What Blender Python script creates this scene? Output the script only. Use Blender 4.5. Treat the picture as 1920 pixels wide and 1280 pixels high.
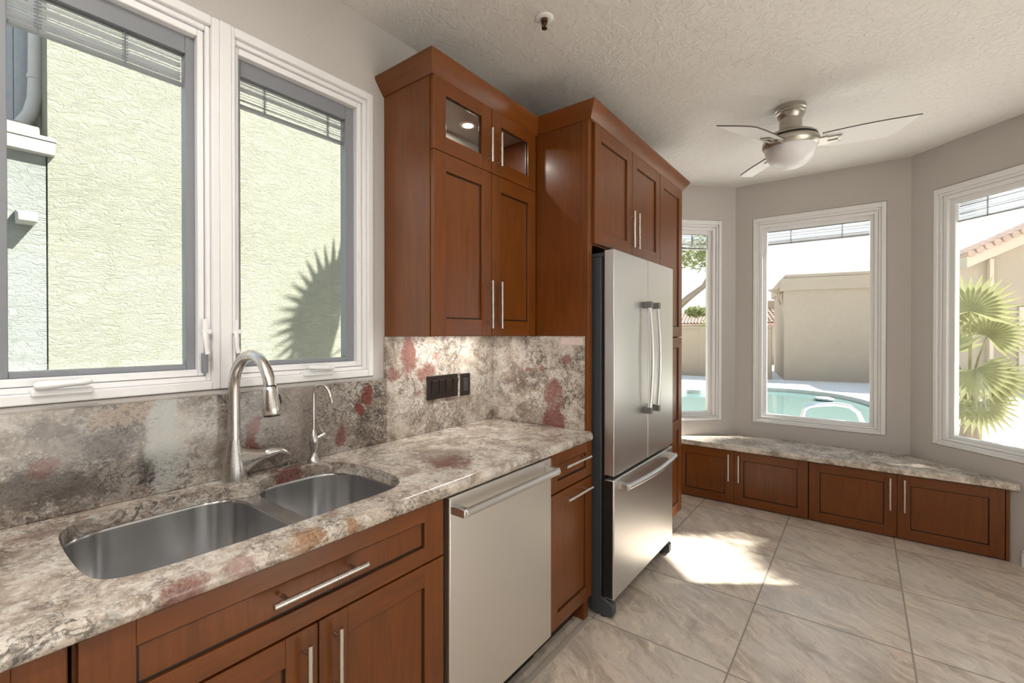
import bpy, bmesh, math, random
from mathutils import Vector, Matrix
random.seed(7)
for o in list(bpy.data.objects): bpy.data.objects.remove(o)
S = bpy.context.scene
COL = S.collection
PI = math.pi

# ---------------------------------------------------------------- camera
FPX = 860.07
cd = bpy.data.cameras.new('camera'); cam = bpy.data.objects.new('camera', cd); COL.objects.link(cam)
cd.sensor_fit = 'HORIZONTAL'; cd.sensor_width = 36.0; cd.lens = 36.0 * FPX / 1920.0
cd.shift_y = (630.72 - 640.0) / 1920.0
cd.clip_start = 0.02; cd.clip_end = 300
cam.location = (1.6311, 0.0, 1.3752)
cam.rotation_euler = (PI / 2 - 0.0055, 0, 0.6506)
S.camera = cam
# ---------------------------------------------------------------- exposure, sky, sun
S.view_settings.view_transform = 'Standard'; S.view_settings.look = 'None'
S.view_settings.exposure = 0.76; S.view_settings.gamma = 1.0; S.view_settings.use_curve_mapping = False
SKY_STRENGTH = 0.78
SUN_STRENGTH = 12.5
SUN_DIR = Vector((0.83 * math.cos(math.radians(45)), 0.56 * math.cos(math.radians(45)), math.sin(math.radians(45)))).normalized()
FILL_POWER = 7.5
S.cycles.use_denoising = True
S.cycles.max_bounces = 10; S.cycles.diffuse_bounces = 5; S.cycles.glossy_bounces = 5
S.cycles.transparent_max_bounces = 24; S.cycles.transmission_bounces = 6
S.cycles.sample_clamp_indirect = 6.0
S.cycles.caustics_reflective = False; S.cycles.caustics_refractive = False

W = bpy.data.worlds.new('sky'); S.world = W; W.use_nodes = True
wn = W.node_tree; wn.nodes.clear()
_out = wn.nodes.new('ShaderNodeOutputWorld'); _bg = wn.nodes.new('ShaderNodeBackground')
_tc = wn.nodes.new('ShaderNodeTexCoord'); _sx = wn.nodes.new('ShaderNodeSeparateXYZ'); _rp = wn.nodes.new('ShaderNodeValToRGB')
wn.links.new(_tc.outputs['Generated'], _sx.inputs[0]); wn.links.new(_sx.outputs['Z'], _rp.inputs[0])
_rp.color_ramp.elements[0].position = 0.0; _rp.color_ramp.elements[0].color = (0.92, 0.95, 0.98, 1)
_rp.color_ramp.elements[1].position = 0.9; _rp.color_ramp.elements[1].color = (0.50, 0.66, 0.92, 1)
_e = _rp.color_ramp.elements.new(0.25); _e.color = (0.82, 0.90, 0.98, 1)
wn.links.new(_rp.outputs[0], _bg.inputs[0]); _bg.inputs[1].default_value = SKY_STRENGTH
wn.links.new(_bg.outputs[0], _out.inputs[0])

sd = bpy.data.lights.new('sun', 'SUN'); sun = bpy.data.objects.new('sun', sd); COL.objects.link(sun)
sd.energy = SUN_STRENGTH; sd.color = (1.0, 0.955, 0.89); sd.angle = math.radians(1.2)
sun.location = (6, 6, 8); sun.rotation_euler = SUN_DIR.to_track_quat('Z', 'Y').to_euler()

# ================================================================= helpers
class Fr:
    """local frame: u along a wall, n out of it, z up"""
    def __init__(s, o, u, n):
        s.o = Vector((o[0], o[1], 0)); s.u = Vector((u[0], u[1], 0)).normalized(); s.n = Vector((n[0], n[1], 0)).normalized()
    def p(s, u, n, z): return s.o + s.u * u + s.n * n + Vector((0, 0, z))
XY = Fr((0, 0), (1, 0), (0, 1))
LEFT = Fr((0, 0), (0, 1), (1, 0))          # u = y, n = x

class MB:
    def __init__(s): s.bm = bmesh.new()
    def face(s, pts, mi=0, smooth=False):
        f = s.bm.faces.new([s.bm.verts.new(p) for p in pts]); f.material_index = mi; f.smooth = smooth; return f
    def box(s, fr, u0, u1, n0, n1, z0, z1, mi=0):
        v = [s.bm.verts.new(fr.p(u, n, z)) for z in (z0, z1) for n in (n0, n1) for u in (u0, u1)]
        for q in ((0, 2, 3, 1), (4, 5, 7, 6), (0, 1, 5, 4), (2, 6, 7, 3), (0, 4, 6, 2), (1, 3, 7, 5)):
            f = s.bm.faces.new([v[i] for i in q]); f.material_index = mi
        return s
    def ring(s, fr, o, i, n0, n1, mi=0):
        """rectangular ring, o and i = (u0,u1,z0,z1)"""
        s.box(fr, o[0], i[0], n0, n1, o[2], o[3], mi); s.box(fr, i[1], o[1], n0, n1, o[2], o[3], mi)
        s.box(fr, i[0], i[1], n0, n1, i[3], o[3], mi); s.box(fr, i[0], i[1], n0, n1, o[2], i[2], mi)
        return s
    def loft(s, loops, mi=0, smooth=True, closed=True, cap0=False, cap1=False):
        vs = [[s.bm.verts.new(p) for p in L] for L in loops]
        n = len(vs[0])
        for a, b in zip(vs, vs[1:]):
            for k in range(n if closed else n - 1):
                k2 = (k + 1) % n
                f = s.bm.faces.new((a[k], a[k2], b[k2], b[k])); f.material_index = mi; f.smooth = smooth
        if cap0:
            f = s.bm.faces.new(vs[0][::-1]); f.material_index = mi
        if cap1:
            f = s.bm.faces.new(vs[-1]); f.material_index = mi
        return s
    def tube(s, path, r, seg=12, mi=0, cap=True, flat=None):
        """swept round tube; r a number or list; flat = optional per-point (a,b) ellipse scale"""
        path = [Vector(p) for p in path]; n = len(path)
        rr = r if isinstance(r, (list, tuple)) else [r] * n
        t0 = (path[1] - path[0]).normalized()
        ref = Vector((0, 0, 1)) if abs(t0.z) < 0.9 else Vector((1, 0, 0))
        a = t0.cross(ref).normalized(); loops = []; tp = t0
        for i in range(n):
            t = (path[min(i + 1, n - 1)] - path[max(i - 1, 0)]).normalized()
            q = tp.rotation_difference(t); a = (q @ a); a = (a - t * a.dot(t)).normalized(); b = t.cross(a); tp = t
            fa, fb = flat[i] if flat else (1, 1)
            loops.append([path[i] + (a * math.cos(2 * PI * k / seg) * fa + b * math.sin(2 * PI * k / seg) * fb) * rr[i] for k in range(seg)])
        s.loft(loops, mi, True, True, cap, cap); return s
    def lathe(s, c, prof, seg=32, mi=0, axis=Vector((0, 0, 1)), cap0=False, cap1=False):
        """prof = [(r, h)]"""
        axis = Vector(axis).normalized(); ref = Vector((1, 0, 0)) if abs(axis.x) < 0.9 else Vector((0, 1, 0))
        a = axis.cross(ref).normalized(); b = axis.cross(a); c = Vector(c)
        s.loft([[c + axis * h + (a * math.cos(2 * PI * k / seg) + b * math.sin(2 * PI * k / seg)) * max(r, 1e-5) for k in range(seg)] for r, h in prof], mi, True, True, cap0, cap1)
        return s
    def prism(s, pts, z0, z1, mi=0):
        lo = [Vector((p[0], p[1], z0)) for p in pts]; hi = [Vector((p[0], p[1], z1)) for p in pts]
        s.loft([lo, hi], mi, False, True, True, True); return s
    def plate(s, outer, holes, z0, z1, mi=0):
        """flat plate with holes (xy polygons)"""
        def lay(z, flip):
            b2 = bmesh.new(); es = []
            for lp in [outer] + holes:
                vv = [b2.verts.new((p[0], p[1], z)) for p in lp]
                es += [b2.edges.new((vv[k], vv[(k + 1) % len(vv)])) for k in range(len(vv))]
            bmesh.ops.triangle_fill(b2, edges=es, use_beauty=True)
            for f in b2.faces:
                pts = [v.co.copy() for v in f.verts]
                nz = (pts[1] - pts[0]).cross(pts[2] - pts[0]).z
                if (nz < 0) != flip: pts.reverse()
                s.face(pts, mi)
            b2.free()
        lay(z1, False)
        if z0 is not None:
            lay(z0, True)
            for lp in [outer] + holes:
                s.loft([[Vector((p[0], p[1], z0)) for p in lp], [Vector((p[0], p[1], z1)) for p in lp]], mi, len(lp) > 8, True)
        return s
    def sweep(s, path, prof, mi=0):
        """mitred sweep of prof [(out, z)] along plan path; out = right-hand side"""
        P = [Vector((p[0], p[1], 0)) for p in path]; loops = []
        for i in range(len(P)):
            d0 = (P[i] - P[i - 1]).normalized() if i else (P[1] - P[0]).normalized()
            d1 = (P[i + 1] - P[i]).normalized() if i < len(P) - 1 else d0
            n0 = Vector((d0.y, -d0.x, 0)); n1 = Vector((d1.y, -d1.x, 0))
            m = (n0 + n1) / (1 + n0.dot(n1))
            loops.append([P[i] + m * o + Vector((0, 0, z)) for o, z in prof])
        s.loft(loops, mi, False, True, True, True); return s
    def build(s, name, mats, parent=None, bevel=0.0, loc=None, seg=2, fix=True):
        if fix: bmesh.ops.recalc_face_normals(s.bm, faces=s.bm.faces)
        base = Vector((0, 0, 0))
        if parent is not None: base = WORLD[parent.name]
        elif loc is not None: base = Vector(loc)
        s.bm.transform(Matrix.Translation(-base))
        me = bpy.data.meshes.new(name); s.bm.to_mesh(me); s.bm.free()
        if len(me.polygons) < 20000: me.set_sharp_from_angle(angle=math.radians(38))
        for m in (mats if isinstance(mats, (list, tuple)) else [mats]): me.materials.append(m)
        o = bpy.data.objects.new(name, me); COL.objects.link(o)
        if parent is not None: o.parent = parent
        else: o.location = base
        WORLD[o.name] = base
        if bevel:
            b = o.modifiers.new('bevel', 'BEVEL'); b.width = bevel; b.segments = seg; b.limit_method = 'ANGLE'; b.angle_limit = math.radians(40)
        return o
WORLD = {}
def tag(o, label, cat, group=None, kind=None):
    o['label'] = label; o['category'] = cat
    if group: o['group'] = group
    if kind: o['kind'] = kind
    return o
def thing(name, loc, label, cat, group=None):
    o = bpy.data.objects.new(name, None); COL.objects.link(o); o.location = loc; o.empty_display_size = 0.05
    WORLD[o.name] = Vector(loc); return tag(o, label, cat, group)
def struct(o): o['kind'] = 'structure'; return o
def lab(o, l): o['label'] = l; return o
def copy_tree(o, parent=None):
    c = o.copy(); COL.objects.link(c)
    if parent is not None: c.parent = parent
    WORLD[c.name] = WORLD[o.name]
    for ch in [x for x in kids.get(o.name, [])]: copy_tree(ch, c)
    return c
kids = {}

# ================================================================= materials
class NT:
    def __init__(s, name):
        s.m = bpy.data.materials.new(name); s.m.use_nodes = True; s.nt = s.m.node_tree; s.nt.nodes.clear()
        s.out = s.N('ShaderNodeOutputMaterial')
    def N(s, t, ins=None, **kw):
        n = s.nt.nodes.new(t)
        for k, v in kw.items(): setattr(n, k, v)
        for k, v in (ins or {}).items(): s.set(n.inputs[k], v)
        return n
    def set(s, sock, v):
        if isinstance(v, bpy.types.NodeSocket): s.nt.links.new(v, sock)
        elif isinstance(v, bpy.types.Node): s.nt.links.new(v.outputs[0], sock)
        else: sock.default_value = v
    def math(s, op, a, b=0.0, c=0.0, clamp=False):
        n = s.N('ShaderNodeMath', operation=op, use_clamp=clamp); s.set(n.inputs[0], a); s.set(n.inputs[1], b)
        if op in ('MULTIPLY_ADD', 'SMOOTH_MIN'): s.set(n.inputs[2], c)
        return n.outputs[0]
    def vm(s, op, a, b=(0, 0, 0)):
        n = s.N('ShaderNodeVectorMath', operation=op); s.set(n.inputs[0], a); s.set(n.inputs[1], b)
        return n.outputs['Value'] if op in ('DISTANCE', 'LENGTH', 'DOT_PRODUCT') else n.outputs[0]
    def pos(s): return s.N('ShaderNodeNewGeometry').outputs['Position']
    def noise(s, vec, scale, detail=4, rough=0.5, dist=0.0, col=False):
        n = s.N('ShaderNodeTexNoise', {'Scale': scale, 'Detail': detail, 'Roughness': rough, 'Distortion': dist, 'Vector': vec})
        return n.outputs['Color' if col else 'Fac']
    def ramp(s, fac, stops, interp='LINEAR'):
        n = s.N('ShaderNodeValToRGB'); s.set(n.inputs[0], fac); e = n.color_ramp.elements; n.color_ramp.interpolation = interp
        while len(e) < len(stops): e.new(0.5)
        for el, (p, c) in zip(e, stops):
            el.position = p; el.color = (c, c, c, 1) if isinstance(c, (int, float)) else (*c, 1)
        return n.outputs[0]
    def mix(s, f, a, b, mode='MIX'):
        n = s.N('ShaderNodeMix', data_type='RGBA', blend_type=mode); s.set(n.inputs[0], f)
        for i, v in ((6, a), (7, b)): s.set(n.inputs[i], (*v, 1) if isinstance(v, tuple) and len(v) == 3 else v)
        return n.outputs[2]
    def bump(s, h, strength=0.3, dist=0.01):
        return s.N('ShaderNodeBump', {'Height': h, 'Strength': strength, 'Distance': dist}).outputs[0]
    def bsdf(s, color, rough=0.5, metal=0.0, bump=None, **kw):
        b = s.N('ShaderNodeBsdfPrincipled'); s.set(b.inputs['Base Color'], (*color, 1) if isinstance(color, tuple) and len(color) == 3 else color)
        s.set(b.inputs['Roughness'], rough); b.inputs['Metallic'].default_value = metal
        if bump is not None: s.set(b.inputs['Normal'], bump)
        for k, v in kw.items(): s.set(b.inputs[k.replace('_', ' ')], v)
        s.nt.links.new(b.outputs[0], s.out.inputs[0]); return s.m
def plain(name, color, rough=0.5, metal=0.0, nz=0.06, scale=30, **kw):
    t = NT(name); f = t.noise(t.pos(), scale, 3)
    lo = tuple(c * (1 - nz) for c in color); hi = tuple(min(1, c * (1 + nz)) for c in color)
    return t.bsdf(t.mix(f, lo, hi), rough, metal, **kw)

def m_wood(name, base, axis):
    t = NT(name); p = t.pos()
    sc = {'z': (9, 9, 0.8), 'h': (0.8, 0.8, 9)}[axis]
    g = t.noise(t.vm('MULTIPLY', p, sc), 5.0, 6, 0.6, 0.6)
    big = t.noise(p, 2.6, 3)
    fine = t.noise(t.vm('MULTIPLY', p, tuple(6 * c for c in sc)), 9.0, 3)
    k = t.math('ADD', t.math('MULTIPLY', g, 0.55), t.math('ADD', t.math('MULTIPLY', big, 0.35), t.math('MULTIPLY', fine, 0.10)))
    c = t.ramp(k, [(0.30, tuple(b * 0.62 for b in base)), (0.5, base), (0.72, tuple(b * 1.35 for b in base))])
    return t.bsdf(c, 0.34, 0.0, t.bump(fine, 0.03, 0.002), Specular_IOR_Level=0.42, Coat_Weight=0.15, Coat_Roughness=0.2)
WOODC = (0.153, 0.0420, 0.0042)
M_WOOD = m_wood('stained_wood', WOODC, 'z')
M_WOODH = m_wood('stained_wood_rail', WOODC, 'h')
M_GLAZE = plain('dark_glaze', (0.009, 0.0035, 0.002), 0.6)
M_INT = plain('cabinet_interior', (0.30, 0.28, 0.25), 0.5)
M_KICK = plain('dark_kick', (0.03, 0.012, 0.008), 0.6)

def m_granite(name, blobs, tone=1.0, dk=0.6):
    t = NT(name); p = t.pos()
    wv = t.vm('SUBTRACT', t.noise(p, 7.0, 4, 0.6, 0.0, True), (0.5, 0.5, 0.5))
    pw = t.vm('ADD', p, t.vm('MULTIPLY', wv, (0.11, 0.11, 0.11)))
    wf = t.vm('SUBTRACT', t.noise(p, 30.0, 3, 0.6, 0.0, True), (0.5, 0.5, 0.5))
    pf = t.vm('ADD', p, t.vm('MULTIPLY', wf, (0.035, 0.035, 0.035)))
    cloud = t.noise(pw, 6.5, 7, 0.66, 0.6)
    base = t.ramp(cloud, [(0.30, tuple(tone * x for x in (0.15, 0.115, 0.092))), (0.42, tuple(tone * x for x in (0.30, 0.245, 0.20))), (0.51, tuple(tone * x for x in (0.47, 0.41, 0.35))), (0.60, tuple(tone * x for x in (0.58, 0.53, 0.47))), (0.74, tuple(tone * x for x in (0.40, 0.375, 0.35)))])
    st = t.noise(t.vm('MULTIPLY', pw, (9, 9, 22)), 2.6, 7, 0.72, 1.0)
    base = t.mix(t.math('MULTIPLY', t.ramp(st, [(0.38, 1.0), (0.50, 0.0)]), 0.5), base, tuple(tone * x for x in (0.22, 0.18, 0.15)))
    qz = t.noise(pf, 28.0, 5, 0.65, 0.5)
    base = t.mix(t.math('MULTIPLY', t.ramp(qz, [(0.54, 0.0), (0.62, 1.0)]), 0.6), base, tuple(tone * x for x in (0.66, 0.64, 0.60)))
    zone = t.ramp(t.noise(pw, 4.2, 4, 0.6, 0.6), [(0.38, 0.12), (0.60, 1.0)])
    sp = t.noise(t.vm('MULTIPLY', pf, (1.0, 1.0, 1.5)), 88.0, 4, 0.70, 0.5)
    spm = t.math('MULTIPLY', t.ramp(sp, [(0.515, 0.0), (0.57, 1.0)]), zone)
    base = t.mix(t.math('MULTIPLY', spm, dk), base, (0.050, 0.042, 0.038))
    md = t.noise(pf, 33.0, 6, 0.74, 0.8)
    base = t.mix(t.math('MULTIPLY', t.math('MULTIPLY', t.ramp(md, [(0.53, 0.0), (0.59, 1.0)]), zone), dk * 0.9), base, (0.065, 0.055, 0.050))
    lt = t.noise(pf, 120.0, 3, 0.7)
    base = t.mix(t.math('MULTIPLY', t.ramp(lt, [(0.58, 0.0), (0.66, 1.0)]), 0.45), base, (0.72, 0.70, 0.66))
    vn = t.math('ABSOLUTE', t.math('SUBTRACT', t.noise(pw, 3.8, 5, 0.65, 0.8), 0.5))
    base = t.mix(t.math('MULTIPLY', t.ramp(vn, [(0.003, 0.8), (0.014, 0.0)]), zone), base, (0.06, 0.05, 0.048))
    # mineral and other patches at fixed places in the slab; splash adds painted shade
    edge = t.math('ADD', t.math('MULTIPLY', t.math('SUBTRACT', t.noise(p, 18.0, 6, 0.72, 0.5), 0.5), 1.6), t.math('MULTIPLY', t.math('SUBTRACT', lt, 0.5), 0.8))
    for (c, r, colr, amt) in blobs:
        d = t.vm('LENGTH', t.vm('DIVIDE', t.vm('SUBTRACT', pw, c), r))
        mk = t.ramp(t.math('ADD', d, edge), [(0.62, 1.0), (1.15, 0.0)])
        tint = t.mix(t.math('MULTIPLY', spm, 0.7), colr, tuple(x * 0.3 for x in colr))
        base = t.mix(t.math('MULTIPLY', mk, amt), base, tint)
    bp = t.bump(sp, 0.02, 0.001)
    return t.bsdf(base, 0.16, 0.0, bp, Specular_IOR_Level=0.5)
BUR = (0.17, 0.050, 0.040); PNK = (0.25, 0.115, 0.098); RST = (0.30, 0.155, 0.075); WHT = (0.42, 0.42, 0.40); TAU = (0.22, 0.165, 0.14); GRY = (0.20, 0.175, 0.16)
M_GRAN_SPLASH = m_granite('granite_splash', [
    ((0.02, 0.28, 1.05), (0.3, 0.16, 0.16), GRY, 0.55), ((0.02, 0.85, 1.06), (0.3, 0.26, 0.18), (0.25, 0.21, 0.19), 0.6),  # wide grey-taupe zones paint the window shade into the low splash
    ((0.02, 0.36, 1.16), (0.3, 0.10, 0.045), (0.34, 0.26, 0.20), 0.8), ((0.02, 0.20, 0.99), (0.3, 0.14, 0.06), (0.07, 0.06, 0.058), 0.6), ((0.02, 0.34, 1.08), (0.3, 0.07, 0.05), (0.06, 0.052, 0.05), 0.55), ((0.02, 0.21, 1.14), (0.3, 0.06, 0.04), (0.07, 0.055, 0.05), 0.5), ((0.02, 0.415, 1.0), (0.3, 0.03, 0.07), (0.06, 0.052, 0.05), 0.6),
    ((0.02, 0.452, 1.05), (0.3, 0.036, 0.28), WHT, 0.8),
    ((0.02, 0.697, 1.03), (0.3, 0.028, 0.085), BUR, 0.9), ((0.02, 1.14, 1.12), (0.3, 0.028, 0.05), BUR, 0.95), ((0.02, 1.095, 1.07), (0.3, 0.028, 0.03), BUR, 0.95),
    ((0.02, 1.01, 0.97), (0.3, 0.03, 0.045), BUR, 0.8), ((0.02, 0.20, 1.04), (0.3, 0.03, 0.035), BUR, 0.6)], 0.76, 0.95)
M_GRAN_TALL = m_granite('granite_tall', [
    ((0.02, 1.345, 1.275), (0.3, 0.05, 0.11), PNK, 0.9), ((0.02, 1.45, 1.20), (0.3, 0.07, 0.05), PNK, 0.85), ((0.02, 1.27, 1.20), (0.3, 0.05, 0.035), PNK, 0.75),
    ((0.02, 1.52, 1.26), (0.3, 0.05, 0.025), PNK, 0.6), ((0.02, 1.40, 1.10), (0.3, 0.03, 0.03), PNK, 0.5), ((0.02, 1.60, 1.05), (0.3, 0.03, 0.02), BUR, 0.6),
    ((0.42, 1.945, 0.96), (0.085, 0.3, 0.085), BUR, 0.85), ((0.41, 1.945, 1.08), (0.075, 0.3, 0.07), PNK, 0.85), ((0.485, 1.945, 1.25), (0.04, 0.3, 0.028), PNK, 0.85),
    ((0.255, 1.945, 1.195), (0.02, 0.3, 0.02), PNK, 0.8), ((0.33, 1.945, 1.205), (0.02, 0.3, 0.015), PNK, 0.7)])
M_GRAN_TOP = m_granite('granite_counter', [
    ((0.44, 1.18, 0.90), (0.11, 0.08, 0.3), BUR, 0.75), ((0.36, 1.24, 0.90), (0.09, 0.12, 0.3), TAU, 0.7), ((0.42, 1.01, 0.90), (0.05, 0.05, 0.3), TAU, 0.75),
    ((0.20, 1.62, 0.90), (0.06, 0.10, 0.3), TAU, 0.5), ((0.075, 0.775, 0.90), (0.025, 0.06, 0.3), BUR, 0.85), ((0.12, 0.16, 0.90), (0.05, 0.05, 0.3), (0.2, 0.12, 0.11), 0.5),
    ((0.632, 0.30, 0.88), (0.06, 0.05, 0.05), (0.21, 0.085, 0.07), 0.75), ((0.632, 0.55, 0.90), (0.05, 0.055, 0.03), RST, 0.85), ((0.632, 0.668, 0.905), (0.04, 0.022, 0.03), RST, 0.8),
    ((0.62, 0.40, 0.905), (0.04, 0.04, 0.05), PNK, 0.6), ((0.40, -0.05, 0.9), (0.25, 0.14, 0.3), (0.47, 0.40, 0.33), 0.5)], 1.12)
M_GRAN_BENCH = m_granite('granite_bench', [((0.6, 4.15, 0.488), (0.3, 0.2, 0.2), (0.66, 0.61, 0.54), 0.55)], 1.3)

def m_steel(name, col, rough, dirz=True, aniso=0.0):
    t = NT(name); p = t.pos()
    br = t.noise(t.vm('MULTIPLY', p, (160, 160, 3) if dirz else (3, 3, 160)), 6.0, 3, 0.6)
    r = t.math('ADD', rough, t.math('MULTIPLY', t.math('SUBTRACT', br, 0.5), 0.10))
    return t.bsdf(t.mix(br, tuple(c * 0.95 for c in col), tuple(min(1, c * 1.04) for c in col)), r, 1.0, t.bump(br, 0.012, 0.001))
M_STEEL = m_steel('brushed_steel', (0.70, 0.69, 0.68), 0.36)
M_STEELH = m_steel('brushed_steel_panel', (0.76, 0.735, 0.70), 0.42, False)
M_NICKEL = m_steel('brushed_nickel', (0.66, 0.63, 0.60), 0.27)
def m_sink():
    t = NT('sink_steel'); p = t.pos(); br = t.noise(t.vm('MULTIPLY', p, (3, 3, 160)), 6.0, 3, 0.6)
    tg = t.N('ShaderNodeTangent', direction_type='RADIAL', axis='Z')
    return t.bsdf((0.64, 0.64, 0.645), 0.21, 1.0, t.bump(br, 0.01, 0.001), Anisotropic=0.7, Anisotropic_Rotation=0.25, Tangent=tg.outputs[0])
M_SINK = m_sink()
M_BRACKET = plain('grey_bracket', (0.20, 0.21, 0.20), 0.35, 0.6)
M_SLATE = plain('slate_enamel', (0.055, 0.063, 0.072), 0.45)
M_BLACK = plain('black_plastic', (0.012, 0.011, 0.011), 0.4)
M_BRONZE = plain('dark_bronze_plastic', (0.020, 0.014, 0.012), 0.28)
M_WHITE = plain('white_trim_paint', (0.82, 0.82, 0.83), 0.38, nz=0.02)
M_VINYL = plain('white_vinyl', (0.84, 0.84, 0.85), 0.32, nz=0.02)
M_GREY_SHADE = plain('grey_frame_shade', (0.23, 0.24, 0.265), 0.5, nz=0.03)  # grey paints in the shade on the left window's inner frame edges
M_SLAT = plain('blind_slat', (0.60, 0.60, 0.63), 0.5, nz=0.05)
M_CORD = plain('blind_cord', (0.18, 0.19, 0.22), 0.6)

def m_paint(name, col, bs, bd, scale):
    t = NT(name); p = t.pos()
    n1 = t.noise(p, scale, 4, 0.6, 0.4); h = t.ramp(n1, [(0.46, 0.0), (0.56, 1.0)])
    n2 = t.noise(p, scale * 5, 2)
    return t.bsdf(t.mix(n2, tuple(c * 0.97 for c in col), tuple(c * 1.03 for c in col)), 0.55, 0.0, t.bump(t.math('ADD', h, t.math('MULTIPLY', n2, 0.3)), bs, bd), Specular_IOR_Level=0.35)
M_WALL = m_paint('greige_wall_paint', (0.51, 0.485, 0.463), 0.12, 0.003, 34)
M_CEIL = m_paint('ceiling_paint', (0.71, 0.688, 0.664), 0.42, 0.005, 26)

def m_floor():
    t = NT('porcelain_floor_tile'); p = t.pos(); T = 0.606
    sx = t.N('ShaderNodeSeparateXYZ', {0: p})
    fx = t.math('DIVIDE', t.math('SUBTRACT', sx.outputs[0], 1.205 - 20 * T), T); fy = t.math('DIVIDE', t.math('SUBTRACT', sx.outputs[1], 2.61 - 20 * T), T)
    cx, cy = t.math('FLOOR', fx), t.math('FLOOR', fy)
    def edge(f): return t.math('SUBTRACT', 0.5, t.math('ABSOLUTE', t.math('SUBTRACT', t.math('FRACT', f), 0.5)))
    e = t.math('MINIMUM', edge(fx), edge(fy)); grout = t.ramp(e, [(0.0045, 1.0), (0.0075, 0.0)])
    cell = t.N('ShaderNodeCombineXYZ', {0: cx, 1: cy, 2: 0.0}).outputs[0]
    wn_ = t.N('ShaderNodeTexWhiteNoise', {0: cell}, noise_dimensions='3D')
    ofs = t.vm('MULTIPLY', wn_.outputs['Color'], (7, 7, 7))
    q = t.vm('ADD', p, ofs)
    # diagonal travertine-like streaks
    rot = t.N('ShaderNodeVectorRotate', {'Vector': q, 'Angle': math.radians(35)}, rotation_type='Z_AXIS').outputs[0]
    w = t.vm('ADD', rot, t.vm('MULTIPLY', t.noise(q, 3.2, 4, 0.6, 0, True), (0.22, 0.22, 0)))
    s1 = t.noise(t.vm('MULTIPLY', w, (2.2, 7.5, 1)), 1.7, 9, 0.68, 0.35)
    s2 = t.noise(t.vm('MULTIPLY', w, (4.0, 19.0, 1)), 1.6, 9, 0.76, 0.45)
    cl = t.noise(q, 2.2, 4, 0.6, 0.5)
    c = t.ramp(s1, [(0.34, (0.29, 0.245, 0.205)), (0.46, (0.43, 0.375, 0.32)), (0.55, (0.57, 0.505, 0.435)), (0.66, (0.46, 0.42, 0.385))])
    c = t.mix(t.ramp(cl, [(0.42, 0.0), (0.62, 0.65)]), c, (0.47, 0.45, 0.43))
    c = t.mix(t.ramp(s2, [(0.55, 0.0), (0.63, 0.65)]), c, (0.68, 0.62, 0.54))
    c = t.mix(t.ramp(s2, [(0.37, 0.5), (0.45, 0.0)]), c, (0.27, 0.225, 0.185))
    c = t.mix(t.math('MULTIPLY', t.math('SUBTRACT', wn_.outputs['Value'], 0.5), 0.25), c, (0.75, 0.70, 0.63))
    c = t.mix(1.0, c, (1.30, 1.25, 1.20), 'MULTIPLY')
    c = t.mix(grout, c, (0.32, 0.28, 0.24))
    r = t.math('ADD', 0.30, t.math('MULTIPLY', grout, 0.4))
    b = t.bump(t.math('SUBTRACT', t.math('MULTIPLY', s2, 0.25), grout), 0.25, 0.002)
    return t.bsdf(c, r, 0.0, b, Specular_IOR_Level=0.45)
M_FLOOR = m_floor()

def m_glass(name, tint, spec=1.0):
    t = NT(name); fc_ = t.N('ShaderNodeLayerWeight', {'Blend': 0.5}).outputs['Facing']; fr = t.N('ShaderNodeMath', {0: t.math('MULTIPLY', t.math('POWER', fc_, 5.0), 0.9), 1: 0.025}, operation='ADD'); tr = t.N('ShaderNodeBsdfTransparent', {'Color': (*tint, 1)}); gl = t.N('ShaderNodeBsdfGlossy', {'Color': (1, 1, 1, 1), 'Roughness': 0.0})
    mx = t.N('ShaderNodeMixShader', {0: t.math('MULTIPLY', fr.outputs[0], spec)}); t.nt.links.new(tr.outputs[0], mx.inputs[1]); t.nt.links.new(gl.outputs[0], mx.inputs[2])
    t.nt.links.new(mx.outputs[0], t.out.inputs[0]); return t.m
M_GLASS = m_glass('window_glass', (0.975, 0.985, 0.97))
M_CABGLASS = m_glass('cabinet_glass', (0.93, 0.93, 0.92))
def m_emit(name, col, s):
    t = NT(name); e = t.N('ShaderNodeEmission', {'Color': (*col, 1), 'Strength': s}); t.nt.links.new(e.outputs[0], t.out.inputs[0]); return t.m
M_LAMP = m_emit('lit_lamp_lens', (1.0, 0.96, 0.9), 3.0)
M_PUCK = m_emit('lit_puck_lens', (1.0, 0.97, 0.93), 6.0)
def m_bowl():
    t = NT('frosted_bowl_glass'); return t.bsdf((0.78, 0.78, 0.80), 0.35, 0.0, None, Subsurface_Weight=0.0, Transmission_Weight=0.0)
M_BOWL = m_bowl()

def m_stucco(name, col, strength=1.0, scale=1.0):
    t = NT(name); p = t.pos()
    w = t.vm('ADD', t.vm('MULTIPLY', p, (3.2 * scale, 3.2 * scale, 9.5 * scale)), t.vm('MULTIPLY', t.noise(p, 5 * scale, 3, 0.5, 0, True), (1.2, 1.2, 1.2)))
    n = t.noise(w, 2.6, 6, 0.62, 1.4); rid = t.math('SUBTRACT', 1.0, t.math('MULTIPLY', t.math('ABSOLUTE', t.math('SUBTRACT', n, 0.5)), 4.0))
    grain = t.noise(p, 160 * scale, 3, 0.7)
    h = t.math('ADD', t.math('MULTIPLY', rid, 0.7), t.math('MULTIPLY', grain, 0.18))
    c = t.mix(t.noise(p, 1.3, 3), tuple(x * 0.94 for x in col), tuple(min(1, x * 1.05) for x in col))
    return t.bsdf(c, 0.9, 0.0, t.bump(h, 0.75 * strength, 0.02), Specular_IOR_Level=0.1)
M_STUCCO = m_stucco('pale_stucco', (0.255, 0.264, 0.212))
M_STUCCO2 = m_stucco('pale_green_stucco', (0.245, 0.268, 0.247))
M_TANSTUCCO = m_stucco('tan_stucco', (0.40, 0.335, 0.265), 0.4)
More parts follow.
